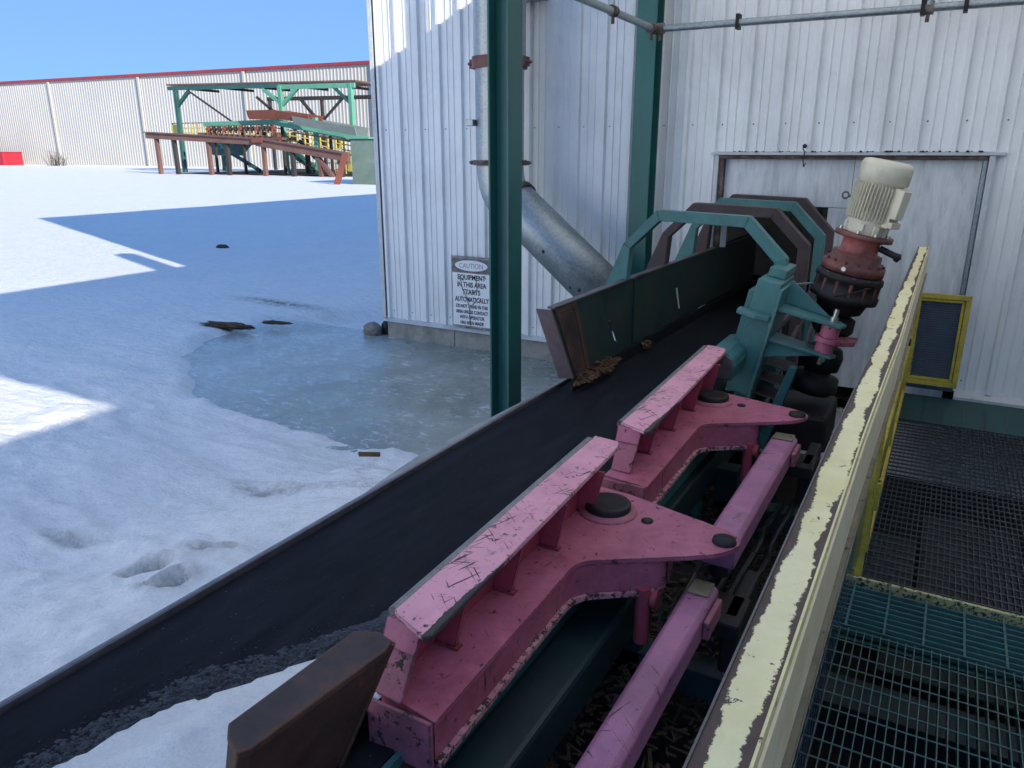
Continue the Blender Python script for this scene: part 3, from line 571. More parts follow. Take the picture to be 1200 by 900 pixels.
# ================================================================ PINK PRESS ARMS
def fillet(poly,ids,r,n=6):
    out=[]
    for i,p in enumerate(poly):
        if i not in ids: out.append(p); continue
        p=Vector(p); a=(Vector(poly[i-1])-p).normalized(); c=(Vector(poly[(i+1)%len(poly)])-p).normalized()
        rr_=ids[i]; s=p+a*rr_; e=p+c*rr_
        for k in range(n+1):
            t=k/n; out.append(tuple(s*(1-t)**2+p*2*t*(1-t)+e*t*t))
    return out
def quadbox(b,top,bot):
    n=len(top); b.add(list(top)+list(bot),[list(range(n)),list(range(2*n-1,n-1,-1))]+[(i,i+n,(i+1)%n+n,(i+1)%n) for i in range(n)])
def arm(dx,dy,fy0,fy1,fx,lab,tag_):
    t=thing('press_arm',lab,'machine arm',(-.85+dx,1.5+dy,.58),'pink steel press arms beside the belt')
    out=[(-.93,1.055),(-.765,1.03),(-.782,1.755),(-.53,1.925),(-.43,2.0),(-.395,2.09),(-.45,2.14),(-.62,2.185),(-.80,2.235),(-.93,2.25)]
    def poly(off):
        c=Vector((-.78,1.85)); res=[]
        q=fillet([(x,y) for x,y in out],{2:.055,5:.04,4:.05,6:.04,3:.05},.1)
        return q
    q=poly(0)
    def pr_(z0,z1,grow,b):
        import math as m_
        n=len(q); pts=[]
        for i,p in enumerate(q):
            a=Vector(q[i-1]); c=Vector(q[(i+1)%n]); d=(c-a)
            nrm=Vector((d.y,-d.x)).normalized()*grow if d.length>1e-6 else Vector((0,0)); pts.append((p[0]+nrm.x+dx,p[1]+nrm.y+dy,z0))
        b.prism(pts,(0,0,z1-z0)); return b
    pr_(.686,.700,.003,MB()).build('top_plate',M['pink'],t,.003)
    def body(z0,z1,g,nm,m_):
        o2=[(-.93+g,1.055),(-.765-g,1.04),(-.782-g,1.74+g*.3),(-.625,1.855+g),(-.575,1.90),(-.575,1.97),(-.62,2.175-g),(-.80,2.225-g),(-.93+g,2.245-g)]
        b=MB(); b.prism([(x+dx,y+dy,z0) for x,y in fillet(o2,{2:.06,4:.05,5:.04},.1)],(0,0,z1-z0)); b.build(nm,m_,t,.003)
    body(.594,.686,.008,'box_body',M['pink']); body(.580,.594,-.006,'bottom_plate',M['lip'])
    b=MB(); b.box(-.93+dx,-.765+dx,1.015+dy,1.028+dy,.578,.702); b.build('end_cap',M['pinkdirty'],t,.004)
    # wall plate, flange, near end plate
    b=MB(); b.prism([(fx,fy0,.845),(fx,fy1,.845),(fx-.004,fy1,.70),(fx-.002,fy0-.06,.70)],(.012,0,0)); b.build('wall_plate',M['pinkred'],t)
    b=MB(); quadbox(b,[(fx-.010,fy0+.02,.858),(fx+.012,fy0-.002,.862),(fx+.108,fy0-.035,.856),(fx+.118,fy0-.02,.855),(fx+.080,fy1+.01,.876),(fx+.066,fy1+.045,.880),(fx-.016,fy1+.04,.888),(fx-.030,fy1+.01,.886)],
      [(fx-.010,fy0+.02,.845),(fx+.012,fy0-.002,.849),(fx+.108,fy0-.035,.843),(fx+.118,fy0-.02,.842),(fx+.080,fy1+.01,.863),(fx+.066,fy1+.045,.867),(fx-.016,fy1+.04,.875),(fx-.030,fy1+.01,.873)])
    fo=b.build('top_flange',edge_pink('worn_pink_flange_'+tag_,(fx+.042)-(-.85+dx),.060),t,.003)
    b=MB(); b.cyl((fx-.008,fy0+.015,.848),(fx-.026,fy1+.01,.876),.0145,n=14); b.build('rounded_edge',M['edgemetal'],fo)
    b=MB(); b.prism([(fx-.004,fy0-.005,.85),(fx+.085,fy0-.012,.848),(fx+.072,fy0-.075,.702),(fx-.004,fy0-.07,.702)],(0,.012,0)); ep=b.build('end_plate',M['pinkdirty'],t,.003)
    b=MB(); b.prism([(fx-.006,fy0-.006,.856),(fx+.088,fy0-.013,.85),(fx+.083,fy0-.034,.80),(fx-.006,fy0-.031,.80)],(0,-.004,0)); b.build('end_plate_cap',M['pink'],ep,.003)
    L=fy1-fy0
    for k in range(4):
        y=fy0+.14+k*(L-.19)/3.4; b=MB(); b.prism([(fx+.01,y,.70),(fx+.065,y,.70),(fx+.065,y,.708),(fx+.098,y,.848),(fx+.01,y,.848)],(0,.012,0))
        b.box(fx+.01,fx+.075,y-.006,y+.018,.700,.706); b.build('gusset',M['pinkred'],t)
    c=Vector((-.825+dx,2.085+dy,.70))
    b=MB(); b.lathe([(0,.095),(.012,.088),(.013,.0)],c,(0,0,1),32); pb=b.build('pin_boss',M['pinkdirty'],t)
    b=MB(); b.lathe([(.013,.074),(.030,.074),(.034,.070),(.034,.055),(.031,.05),(.031,0)],c,(0,0,1),36); b.build('pin_cap',M['black'],pb)
    for (hx,hy) in ((-.69,2.08),):
        b=MB(); b.lathe([(.0005,.019),(.0045,.019),(.0045,0)],(hx+dx,hy+dy,.70),(0,0,1),14); b.build('grease_hole',M['black'],t)
    b=MB(); b.lathe([(.001,.036),(.012,.034),(.012,0)],(-.445+dx,2.065+dy,.70),(0,0,1),20); b.build('tip_pin',M['black'],t)
    return t
a1=arm(0,0,1.11,2.20,-.925,'nearest pink steel arm with scratched flange, two black pins and open gussets','near')
a2=arm(-.015,1.29,2.47,3.64,-.94,'farther pink steel arm, dirtier, ending at the teal column','far')
# lower link bars
def link(x0,x1,y0,y1,z,lab):
    t=thing('link_bar',lab,'link bar',((x0+x1)/2,y0,z-.08),'pink link bars between the arms')
    b=MB(); ch=.015
    b.prism([(x0,y0,z-.014),(x0+.014,y0,z),(x1-.014,y0,z),(x1,y0,z-.014),(x1,y0,z-.085),(x0,y0,z-.085)],(0,y1-y0,0)); b.build('bar_body',M['lilac'],t,.005)
    b=MB(); b.box(x1+.001,x1+.02,y1-.17,y1-.03,z-.075,z-.02); b.build('side_lug',M['pinkdirty'],t,.004)
    b=MB(); b.box(x0+.012,x1-.012,y1-.08,y1-.001,z+.001,z+.006); b.build('worn_pad',M['olive'],t,.002)
    b=MB(); b.cyl(((x0+x1)/2,y0+.04,z-.13),((x0+x1)/2,y0+.04,z+.004),.03,n=16); b.build('pin',M['black'],t)
    return t
link(-.515,-.430,-.3,1.985,.60,'nearest long lilac pink link bar running to the bottom edge')
link(-.535,-.430,2.16,3.24,.645,'shorter pink link bar between the tips of the two arms')
# rusty end block like the arms but unpainted
t=thing('rusty_end_block','dark rusty steel end block standing on the belt edge before the pink arms','steel block',(-.9,.85,.6))
b=MB(); tp=[(-.925,.675,.90),(-.905,.655,.897),(-.868,.640,.893),(-.856,.66,.892),(-.826,.965,.892),(-.832,.995,.894),(-.872,1.0,.897),(-.912,.975,.90)]
b.prism(tp,(0,0,-.014)); b.build('top_plate',M['rustface'],t,.003,2)
b=MB(); quadbox(b,[(x,y,.884) for x,y,z in tp],[(-.965,.655,.60),(-.955,.635,.60),(-.948,.63,.60),(-.940,.64,.60),(-.930,.90,.60),(-.932,.92,.60),(-.945,.93,.60),(-.96,.92,.60)]); b.build('tapered_body',M['rusty'],t,.004)
b=MB(); b.prism([(-.87,.76,.880),(-.845,.93,.880),(-.918,.85,.66),(-.925,.80,.66)],(.010,-.002,0)); b.build('side_rib',M['rusty'],t,.003)
b=MB(); b.prism([(-.905,.990,.884),(-.829,.990,.884),(-.925,.92,.60),(-.95,.92,.60)],(0,.014,0)); b.build('end_plate',M['rusty'],t,.003)
b=MB(); b.box(-1.0,-.78,.4,1.05,.50,.575); b.build('foot',M['rusty'],t,.006)

# teal sub frame under the arms
sf=thing('support_frame','dark teal steel frame carrying the pink arms over the pit','machine frame',(-.7,2,0))
b=MB(); b.box(-.84,-.70,-.4,2.05,.30,.45); b.build('main_beam',M['beam'],sf,.015)
b=MB(); b.box(-.98,-.80,2.05,4.6,.30,.44); b.build('rear_beam',M['beam'],sf,.01)
b=MB(); b.box(-.36,-.26,-.4,5.5,-.05,.10); b.build('outer_beam',M['beam'],sf,.006)
for y in (.4,2.15,3.45,4.6):
    b=MB(); b.box(-.82,-.30,y-.05,y+.05,.10,.20); b.build('cross_beam',M['beam'],sf,.004)
    b=MB(); b.box(-.80,-.70,y-.05,y+.05,-.6,.36); b.build('leg',M['beam'],sf)
    b=MB(); b.box(-.36,-.28,y-.04,y+.04,-.6,.0); b.build('leg',M['beam'],sf)
for y,dx in ((2.05,0),(3.36,0)):
    b=MB(); b.cyl((-.62,y-.18,.42),(-.62,y-.18,.60),.022,n=12); b.lathe([(0,.03),(.02,.03)],(-.60,y-.16,.56),(1,0,0),10); b.build('stop_pin',M['pinkred'],sf)
    b=MB(); b.box(-.50,-.36,y-.09,y+.08,.44,.50); b.box(-.42,-.37,y-.05,y+.25,.30,.50); b.build('clevis',M['black'],sf,.01)
# chain
b=MB()
for k in range(9):
    z=.56-.03*k; 
    for s in (-1,1):
        if k%2: b.cyl((-.575+s*.006,1.90,z-.015),(-.575+s*.006,1.90,z+.015),.0025,n=5)
        else: b.cyl((-.575,1.90+s*.006,z-.015),(-.575,1.90+s*.006,z+.015),.0025,n=5)
tag(b.build('chain',M['darkmetal']),'short thin steel chain hanging below the nearest pink arm','chain')
# hoses and junk in the pit
hs=thing('hydraulic_hoses','tangle of dark hydraulic hoses between the pink arms','hoses',(-.6,2.6,.2))
for k in range(5):
    x=-.64+.05*k; pts=[(x+.02*math.sin(j*1.1+k),2.2+j*.13,.28+.05*math.sin(j*.9+k*1.3)) for j in range(10)]
    b=MB(); b.tube(pts,.014,8); b.build('hose',M['bluehose'],hs)
b=MB(); b.cyl((-.63,2.66,.40),(-.56,2.60,.41),.017,n=12); b.build('yellow_hose_end',M['yellow'],hs)
b=MB(); b.cyl((-.56,2.60,.41),(-.515,2.56,.41),.010,n=10); b.build('fitting',M['bolt'],hs)
b=MB()
for i in range(2600):
    x=random.uniform(-1.0,-.2); y=random.uniform(.2,3.6); z=.02+random.random()*.03
    if x<-.6: z=.16 if y>1 else .20
    stick(b,(x,y,z),random.uniform(.015,.07),random.uniform(.004,.012),.005,random.random()*3.1,random.gauss(0,.2))
o=b.build('pit_debris',M['bark'],kind='stuff'); tag(o,'dark bark debris scattered in the pit under the pink arms','debris')
b=MB(); b.box(-.99,-.20,.2,1.0,.0,.17).box(-.98,-.66,2.2,3.3,.0,.145).box(-.99,-.80,1.0,2.2,.0,.14); o=b.build('debris_heap',M['void'],None,.05,4); tag(o,'black heap of compacted debris below the arms','debris heap')
b=MB()
for i in range(260):
    stick(b,(random.uniform(-.95,-.80),random.uniform(.75,1.15),.535+random.random()*.02),random.uniform(.01,.05),.006,.004,random.random()*3.1,random.gauss(0,.3))
o=b.build('grit',M['bark'],kind='stuff'); tag(o,'loose black grit beside the rusty end block','grit')

# ================================================================ TEAL COLUMN + DRIVE (both lean to the right)
tilt=R(11)
def tiltM(o): return Matrix.Translation(o)@Matrix.Rotation(tilt,4,'Y')
tc=thing('pivot_column','teal welded steel column with bracket plates holding the pink pivot bushing','machine column',(-.9,3.95,.5))
T=tiltM(Vector((-.905,3.95,.52)))
b=MB(T); b.box(-.02,.10,-.05,.30,-.1,.69); b.build('column',M['teal_l'],tc,.006)
b=MB(T); b.box(-.06,-.02,.02,.30,.25,.61); b.build('column_wing',M['teal_l'],tc,.004)
b=MB(T); b.box(.0,.09,.08,.34,.69,.74); b.build('column_cap',M['teal_l'],tc,.006)
b=MB(T); b.box(.10,.118,-.09,.26,-.12,.67); b.build('face_flange',M['teal_l'],tc,.003)
b=MB(T); b.prism([(-.07,-.10,.50),(.03,-.12,.50),(.099,-.10,.50),(.099,-.03,.50),(-.07,-.03,.50)],(0,0,.03)); b.build('bearing_pad',M['teal_l'],tc,.008)
b=MB(T); b.prism([(.118,-.06,.575),(.42,-.02,.565),(.44,.04,.565),(.40,.09,.565),(.118,.12,.575)],(0,0,-.016)); b.build('upper_bracket',M['teal_l'],tc,.003)
b=MB(T); b.prism([(.118,.10,.576),(.36,.08,.568),(.118,.10,.70)],(0,.014,0)); b.build('upper_rib',M['teal_l'],tc,.003)
b=MB(T); b.prism([(.118,-.06,.415),(.42,-.02,.405),(.44,.04,.405),(.40,.09,.405),(.118,.12,.415)],(0,0,-.016)); b.build('lower_bracket',M['teal_l'],tc,.003)
b=MB(T); b.prism([(.118,-.04,.398),(.36,-.01,.388),(.118,-.04,.31)],(0,.014,0)); b.build('lower_rib',M['teal_l'],tc,.003)
b=MB(T); b.cyl((.375,.03,.407),(.375,.03,.549),.045,n=20); b.lathe([(.055,.06),(.08,.06)],(.375,.03,.407),(0,0,1),20); b.build('pivot_bushing',M['pink'],tc)
b=MB(T); b.cyl((.375,.03,.567),(.375,.03,.63),.012,n=10); b.cyl((.375,.03,.567),(.375,.03,.590),.022,n=6); b.cyl((.375,.03,.34),(.375,.03,.389),.012,n=10); b.build('pivot_bolt',M['bolt'],tc)
for k in range(4):
    b=MB(T); z=.26-.085*k; b.box(.118,.27-.01*k,.0,.18,z,z+.008); b.build('shelf_plate',M['brownp'],tc,.002)
b=MB(T); b.prism([(.25,-.03,.30),(.29,-.03,.30),(.26,-.03,-.18),(.20,-.03,-.18)],(0,.05,0)); b.build('lower_strap',M['teal'],tc,.006)
b=MB(); b.box(-.98,-.72,3.70,4.45,.34,.53); b.build('column_foot',M['teal'],tc,.01)
b=MB(T); b.tube([(.10,.15,.66),(.20,.2,.69),(.32,.3,.66),(.42,.3,.63)],.006,6); b.build('cable',M['fgrey'],tc)
b=MB(T); b.cyl((.23,.0,-.02),(.23,-.05,-.03),.012,n=8); b.cyl((.2,.0,.09),(.2,-.04,.09),.010,n=8); b.build('bolt',M['bolt'],tc)
# teal round guard beside the far arm
tg=thing('edge_roller_guard','short rounded teal guard between the far pink arm and the teal column','guard',(-.9,3.8,.7))
b=MB(); b.prism([(-.97,3.66,.72),(-.97,3.66,.83),(-.945,3.66,.865),(-.86,3.66,.865),(-.82,3.66,.84),(-.81,3.66,.80),(-.83,3.66,.72)],(0,.42,0)); b.build('guard_body',M['teal'],tg,.012,3)
b=MB(); b.prism([(-.965,3.655,.73),(-.965,3.655,.83),(-.94,3.655,.858),(-.865,3.655,.858),(-.828,3.655,.835),(-.82,3.655,.80),(-.84,3.655,.73)],(0,-.012,0)); b.build('end_rim',M['darkmetal'],tg,.004)

dr=thing('gear_motor','tilted cream electric motor on a greasy salmon red gearbox','motor',(-.5,4.2,.5))
T=tiltM(Vector((-.36,4.2,1.42)))@Matrix.Rotation(R(0),4,'Z')
b=MB(T); b.lathe([(.245,.110),(.25,.119),(.325,.119),(.345,.110),(.352,.09),(.352,.0)],n=36); b.build('fan_cover',M['cream'],dr)
b=MB(T); b.lathe([(.0,.092),(.045,.096),(.06,.100),(.235,.100),(.248,.104)],n=36); mb_=b.build('motor_body',M['cream'],dr)
for k in range(44):
    a=2*math.pi*k/44
    if abs((a-R(-28)+math.pi)%(2*math.pi)-math.pi)<R(20): continue
    Tk=T@Matrix.Rotation(a,4,'Z'); b=MB(Tk); b.prism([(.098,-.0018,.062),(.116,-.0014,.075),(.118,-.0014,.225),(.108,-.0018,.240),(.098,-.0018,.240)],(0,.0036,0)); b.build('cooling_fin',M['cream'],mb_)
Tb=T@Matrix.Rotation(R(-28),4,'Z')
b=MB(Tb); b.box(.09,.125,-.038,.038,.05,.24); b.build('junction_base',M['cream'],mb_,.003)
b=MB(Tb); b.box(.125,.155,-.045,.02,.10,.235).box(.125,.150,-.045,.03,.055,.085); b.build('junction_box',M['cream'],mb_,.004)
for a in (-100,-60,-20,60,140,200):
    Tk=T@Matrix.Rotation(R(a),4,'Z'); b=MB(Tk); b.box(.085,.108,-.013,.013,-.0,.05); b.build('mount_lug',M['cream'],mb_,.003)
    b=MB(Tk); b.cyl((.118,0,.002),(.118,0,.016),.009,n=6); b.build('bolt_head',M['bolt'],mb_)
b=MB(T@Matrix.Rotation(R(170),4,'Z')); 
for k in range(12):
    a=2*math.pi*k/12; a2=2*math.pi*(k+1)/12; b.cyl((.147+.016*math.cos(a),0,.155+.016*math.sin(a)),(.147+.016*math.cos(a2),0,.155+.016*math.sin(a2)),.0045,n=6)
b.cyl((.10,0,.155),(.132,0,.155),.006,n=8); b.build('lifting_eye',M['darkmetal'],mb_)
b=MB(T); b.lathe([(-.024,.0),(-.024,.138),(-.002,.138),(-.001,.09)],n=36,cap=False); b.build('motor_flange',M['salmondark'],dr)
b=MB(T); b.lathe([(-.025,.112),(-.04,.088),(-.095,.090),(-.10,.104)],n=36,cap=False); b.build('neck',M['salmon'],dr)
b=MB(T); b.lathe([(-.10,.08),(-.10,.118),(-.135,.120),(-.136,.130),(-.150,.130),(-.152,.150),(-.195,.152),(-.196,.12)],n=36,cap=False); b.build('upper_gearcase',M['salmondark'],dr)
for k in range(14):
    a=2*math.pi*k/14; Tk=T@Matrix.Rotation(a,4,'Z'); b=MB(Tk); b.cyl((.137,0,-.15),(.137,0,-.137),.008,n=6); b.cyl((.148,0,-.33),(.148,0,-.205),.011,n=8); b.build('case_bolt',M['salmondark'],dr)
b=MB(T); b.lathe([(-.197,.14),(-.21,.162),(-.235,.165),(-.24,.155),(-.30,.158),(-.305,.168),(-.335,.166),(-.34,.13),(-.40,.11),(-.42,.07)],n=36,cap=False); b.build('lower_gearcase',M['black'],dr)
b=MB(T@Matrix.Rotation(R(-5),4,'Z')); b.cyl((.09,0,-.055),(.18,0,-.075),.016,n=12); b.lathe([(0,.02),(.02,.022),(.03,.0)],(.17,0,-.075),(1,0,-.2),12); b.build('fill_pipe',M['black'],dr)
b=MB(T@Matrix.Rotation(R(-100),4,'Z')); b.lathe([(.0,.012),(.008,.011)],(.152,0,-.172),(1,0,0),12); b.build('sight_plug',M['bolt'],dr)
b=MB(T); b.tube([(-.03,-.168,-.31),(.05,-.17,-.27),(.12,-.15,-.23)],.004,6); b.build('thin_rod',M['black'],dr)
b=MB(T); b.lathe([(-.42,.05),(-.44,.10),(-.50,.105),(-.53,.085),(-.535,.05),(-.60,.05),(-.61,.09),(-.65,.105),(-.72,.10),(-.73,.07),(-.76,.07),(-.77,.12),(-.83,.128),(-.86,.10),(-.87,0)],n=30,cap=False); b.build('shaft_coupling',M['black'],dr)
Tc=tiltM(Vector((-.905,3.95,.52))); b=MB(Tc); b.prism([(.36,-.02,.455),(.42,-.01,.455),(.50,.10,.455),(.50,.24,.455),(.40,.12,.455)],(0,0,.022)); b.build('torque_lever',M['pinkdirty'],dr,.004)
b=MB(T); b.cyl((.015,-.12,-.66),(.015,-.11,-.64),.012,n=8); b.build('grease_nipple',M['bolt'],dr)
b=MB(); b.box(-.72,-.40,3.98,4.42,.30,.50); b.build('drive_foot',M['black'],dr,.02)

# ================================================================ HANDRAIL along the walkway
hr=thing('walkway_handrail','long peeling cream and yellow steel handrail beside the grated walkway','handrail',(-.1225,2,.15))
ys_=[-.6,.8,1.7,2.3,2.75,3.6,4.6,5.6]; sag=[0,0,0,.004,-.004,.003,-.003,0]; bow=[0,0,-.002,.003,.006,.003,.0,.0]
def railstrip(name,mat,x0,x1,z0,z1,bev=0):
    b=MB()
    for k in range(len(ys_)-1):
        s=[(x+bow[k+j],ys_[k+j],z+sag[k+j]) for j in (0,1) for x,z in ((x0,z0),(x1,z0),(x1,z1),(x0,z1))]
        fs=[(0,4,5,1),(1,5,6,2),(2,6,7,3),(3,7,4,0)]
        if k==0: fs.append((0,1,2,3))
        if k==len(ys_)-2: fs.append((4,7,6,5))
        b.add(s,fs)
    return b.build(name,mat,hr)
railstrip('top_rail',M['rail'],-.150,-.096,1.212,1.220)
railstrip('outer_edge',M['darkmetal'],-.1535,-.1505,1.185,1.222)
railstrip('inner_lip',M['paleyellow'],-.0955,-.092,1.195,1.2235)
railstrip('side_plate',M['railplate'],-.0915,-.0875,1.055,1.205)
railstrip('lower_lip',M['olive'],-.0915,-.078,1.045,1.054)
b=MB(); b.box(-.135,-.125,.0,3.08,.72,.75).box(-.135,-.105,.0,3.08,.751,.758); b.build('mid_rail',M['olive'],hr,.002)
b=MB(); b.box(-.140,-.128,3.06,5.78,.155,.185); b.build('toe_rail',M['yellow'],hr,.002)
for y in (3.10,4.45,5.72):
    b=MB(); b.box(-.145,-.105,y-.02,y+.02,.12,1.21); b.build('rail_post',M['yellow'],hr,.003)
b=MB(); b.box(-.118,-.100,3.16,5.66,1.00,1.035).box(-.118,-.100,3.16,3.20,.22,1.0).box(-.118,-.100,5.62,5.66,.22,1.0).box(-.118,-.100,3.20,5.62,.22,.25).box(-.117,-.101,3.20,5.62,.60,.63); b.build('side_gate_frame',M['yellow'],hr,.002)
for (y,z) in ((3.22,.86),(3.22,.4)):
    b=MB(); b.cyl((-.098,y,z),(-.098,y,z+.12),.012,n=10); b.box(-.100,-.090,y-.03,y+.03,z,z+.12); b.build('hinge',M['yellow'],hr)
for (y,z) in ((4.4,.85),(3.6,1.09)):
    b=MB(); b.lathe([(0,.02),(.014,.02),(.014,.010)],(-.099,y,z),(1,0,0),14,False); b.build('latch_eye',M['black'],hr)
def expanded(b,x,y0,y1,z0,z1,py=.05,pz=.022,w=.0035,axis='y'):
    n=int((y1-y0)/py); m=int((z1-z0)/pz)
    for j in range(m+1):
        for i in range(n*2):
            a=y0+i*py/2; c=a+py/2; za=z0+j*pz+(pz*.5 if i%2 else 0); zc=z0+j*pz+(0 if i%2 else pz*.5)
            if j==m and (za>z1 or zc>z1): continue
            if axis=='y': b.add([(x,a,za-w/2),(x,c,zc-w/2),(x+.002,c,zc+w/2),(x+.002,a,za+w/2)],[(0,1,2,3)])
            else: b.add([(a,x,za-w/2),(c,x,zc-w/2),(c,x-.002,zc+w/2),(a,x-.002,za+w/2)],[(0,1,2,3)])
    return b
M['mesh']=pmat('expanded_mesh_steel',(.10,.13,.17),.45,.3,.2,20,bmp=0)
b=expanded(MB(),-.127,.0,5.7,.24,1.02,.08,.030,.009); b.build('side_mesh',M['mesh'],hr,kind='stuff')
# small mesh gate against the doorway
gt=thing('mesh_panel_gate','small yellow framed expanded metal gate standing in front of the white door','gate',(.03,5.9,.2))
gx0,gx1,gz0,gz1,gy=-.142,.206,.238,.882,5.90
def frame(b,x0,x1,z0,z1,w,y,d):
    return b.box(x0,x1,y-d,y,z0,z0+w).box(x0,x1,y-d,y,z1-w,z1).box(x0,x0+w,y-d,y,z0+w,z1-w).box(x1-w,x1,y-d,y,z0+w,z1-w)
frame(MB(),gx0,gx1,gz0,gz1,.032,gy,.03).build('outer_frame',M['yellow'],gt,.002)
frame(MB(),gx0+.035,gx1-.035,gz0+.035,gz1-.035,.018,gy-.002,.02).build('inner_frame',M['yellow'],gt,.002)
M['meshg']=pmat('grey_mesh_steel',(.22,.27,.32),.45,.3,.2,20,bmp=0)
expanded(MB(),gy-.008,gx0+.05,gx1-.05,gz0+.055,gz1-.05,.030,.0165,.0042,'x').build('gate_mesh',M['meshg'],gt,kind='stuff')
b=MB(); b.box(gx0+.02,gx1-.02,gy+.02,gy+.03,gz0-.04,gz1-.02); b.build('backing_sheet',M['mesh'],gt)

# ================================================================ WALKWAY
wk=thing('grated_walkway','steel grating walkway in two panels with a teal ribbed step nosing','walkway',(.3,3,.1))
ZT=.15
def grating(x0,x1,y0,y1,sx,sy,mat,tb=.0035,hb=.03,joined=True,z=ZT):
    n=int((x1-x0)/sx); m=int((y1-y0)/sy)
    if joined:
        b=MB()
        for i in range(n+1): xx=x0+i*sx; b.box(xx-tb/2,xx+tb/2,y0,y1,z-hb,z)
        for j in range(m+1): yy=y0+j*sy; b.box(x0,x1,yy-.003,yy+.003,z-.007,z+.001)
        return b.build('fine_grating',mat,wk,kind='stuff')
    proto=None
    for i in range(n+1):
        xx=x0+i*sx
        if proto is None: proto=MB().box(xx-tb/2,xx+tb/2,y0,y1,z-hb,z).build('bearing_bar',mat,wk)
        else:
            c=proto.copy(); COL.objects.link(c); c.parent=wk; c.location.x=i*sx
    proto=None
    for j in range(m+1):
        yy=y0+j*sy
        if proto is None: proto=MB().tube([(x0+(x1-x0)*k/8,yy+.0015*math.sin(k*2.2),z-.002) for k in range(9)],.0032,6).build('cross_rod',mat,wk)
        else:
            c=proto.copy(); COL.objects.link(c); c.parent=wk; c.location.y=j*sy
grating(-.125,.86,3.09,5.28,.0222,.060,M['gratedark'],.0026,.026)
grating(-.160,.86,.25,2.68,.0268,.078,M['grate'],.0034,.035,False)
b=MB(); b.box(-.16,.90,3.052,3.070,ZT-.05,ZT+.006); b.build('yellow_nosing',M['nose'],wk,.002)
for j in range(9):
    y=2.70+.037*j; b=MB(); b.prism([(-.17,y,ZT-.040),(-.17,y+.006,ZT-.006),(-.17,y+.012,ZT-.006),(-.17,y+.026,ZT-.040)],(1.04,0,0)); b.build('tread_rib',M['tread'],wk,.002)
for i in range(9):
    x=-.12+.127*i; b=MB(); b.box(x-.004,x+.004,2.70,3.04,ZT-.05,ZT-.0045); b.build('tread_cross_bar',M['tread'],wk)
b=MB(); b.box(-.17,.88,2.685,3.04,ZT-.060,ZT-.052); b.build('tread_base',M['tread'],wk)
b=MB(); b.box(-.175,-.164,.25,3.04,ZT-.06,ZT+.02); b.build('edge_angle',M['tread'],wk,.002)
b=MB(); b.box(-.125,.95,5.30,5.92,ZT-.02,ZT-.003); b.build('floor_plate',M['beam2'],wk)
for i in range(8):
    b=MB(); x=-.1+.12*i; b.box(x,x+.005,5.30,5.75,ZT-.002,ZT+.001); b.build('plate_seam',M['gratedark'],wk)
b=MB(); b.box(-.165,.9,2.35,2.52,-.12,.06); b.build('under_beam',M['beam'],wk,.004); b=MB(); b.box(-.165,.9,1.2,1.3,-.15,.04); b.build('under_beam',M['beam'],wk,.004)
b=MB(); b.box(-.17,-.13,3.08,5.3,.02,.12).box(.86,.92,.25,5.9,-.1,.145); b.build('side_beam',M['tread'],wk,.004)
for (x,y) in ((-.15,.5),(-.15,3.0),(-.15,5.2),(.89,.5),(.89,3.0),(.89,5.2)):
    b=MB(); b.box(x-.03,x+.03,y-.03,y+.03,-.6,.02); b.build('leg',M['tread'],wk)
yp=thing('yellow_guard_post','yellow rail post at the right side of the walkway by the wall','post',(.62,5.3,.1))
b=MB(); b.box(.595,.635,5.28,5.32,.1,1.22); b.build('upright',M['yellow'],yp,.003); b=MB(); b.box(.60,.63,4.95,5.28,.58,.61); b.build('mid_bar',M['yellow'],yp,.003)
# things below the grating
b=MB(); b.box(.13,.62,3.75,5.0,-.42,-.35); o=b.build('concrete_slab',M['slab'],None,.01); tag(o,'grey slab seen through the far grating','slab')
b=MB(); b.box(-.13,.10,3.9,4.5,-.40,-.30).box(-.10,.02,3.6,3.8,-.45,-.33); o=b.build('steel_offcut',M['gratedark'],None,.01); tag(o,'dark steel plates lying under the far grating beside the grey slab','steel plate')
b=MB(); b.box(.0,.85,3.12,3.55,-.35,-.28); o=b.build('lower_plate',M['beam'],None,.01); tag(o,'teal plate below the grating just past the yellow nosing','steel plate')

# ================================================================ side building on the right (outside the frame, shades the yard)
sb=thing('annex_building','low dark grey annex building on the right of the walkway','building',(3.3,0,0))
b=MB()
b.box(3.3,3.4,-1.2,5.94,-.6,3.72); b.build('wall',M['annex'],sb)
b=MB(); b.box(3.4,9,-1.2,5.94,3.6,3.72); b.build('roof',M['shade_roof'],sb); b=MB(); b.box(8.9,9,-1.2,5.94,-.6,3.6).box(3.4,8.9,-1.7,-1.6,-.6,3.6); b.build('wall',M['siding'],sb)

yb=thing('bounce_building','added white building behind the camera, out of view, bouncing sun under the canopy','building',(-13.5,-14,0))  # unseen building added to bounce sunlight into the shaded canopy
b=MB(); x_=-27.0; pts_=[]
while x_<.5: pts_+=[(x_,0),(x_+.02,.03),(x_+.06,.03),(x_+.08,0)]; x_+=.305
k=len(pts_); b.add([(-13.5+d,y,-.1) for y,d in pts_]+[(-13.5+d,y,9.0) for y,d in pts_],[(i,i+1,i+1+k,i+k) for i in range(k-1)]); b.build('siding_panel',M['siding'],yb)
b=MB(); b.box(-24,-13.52,-27,.6,-.1,8.98); b.build('wall_core',M['trim'],yb); b=MB(); b.box(-24.2,-13.3,-27.2,.8,9.0,9.15); b.build('roof',M['shade_roof'],yb)
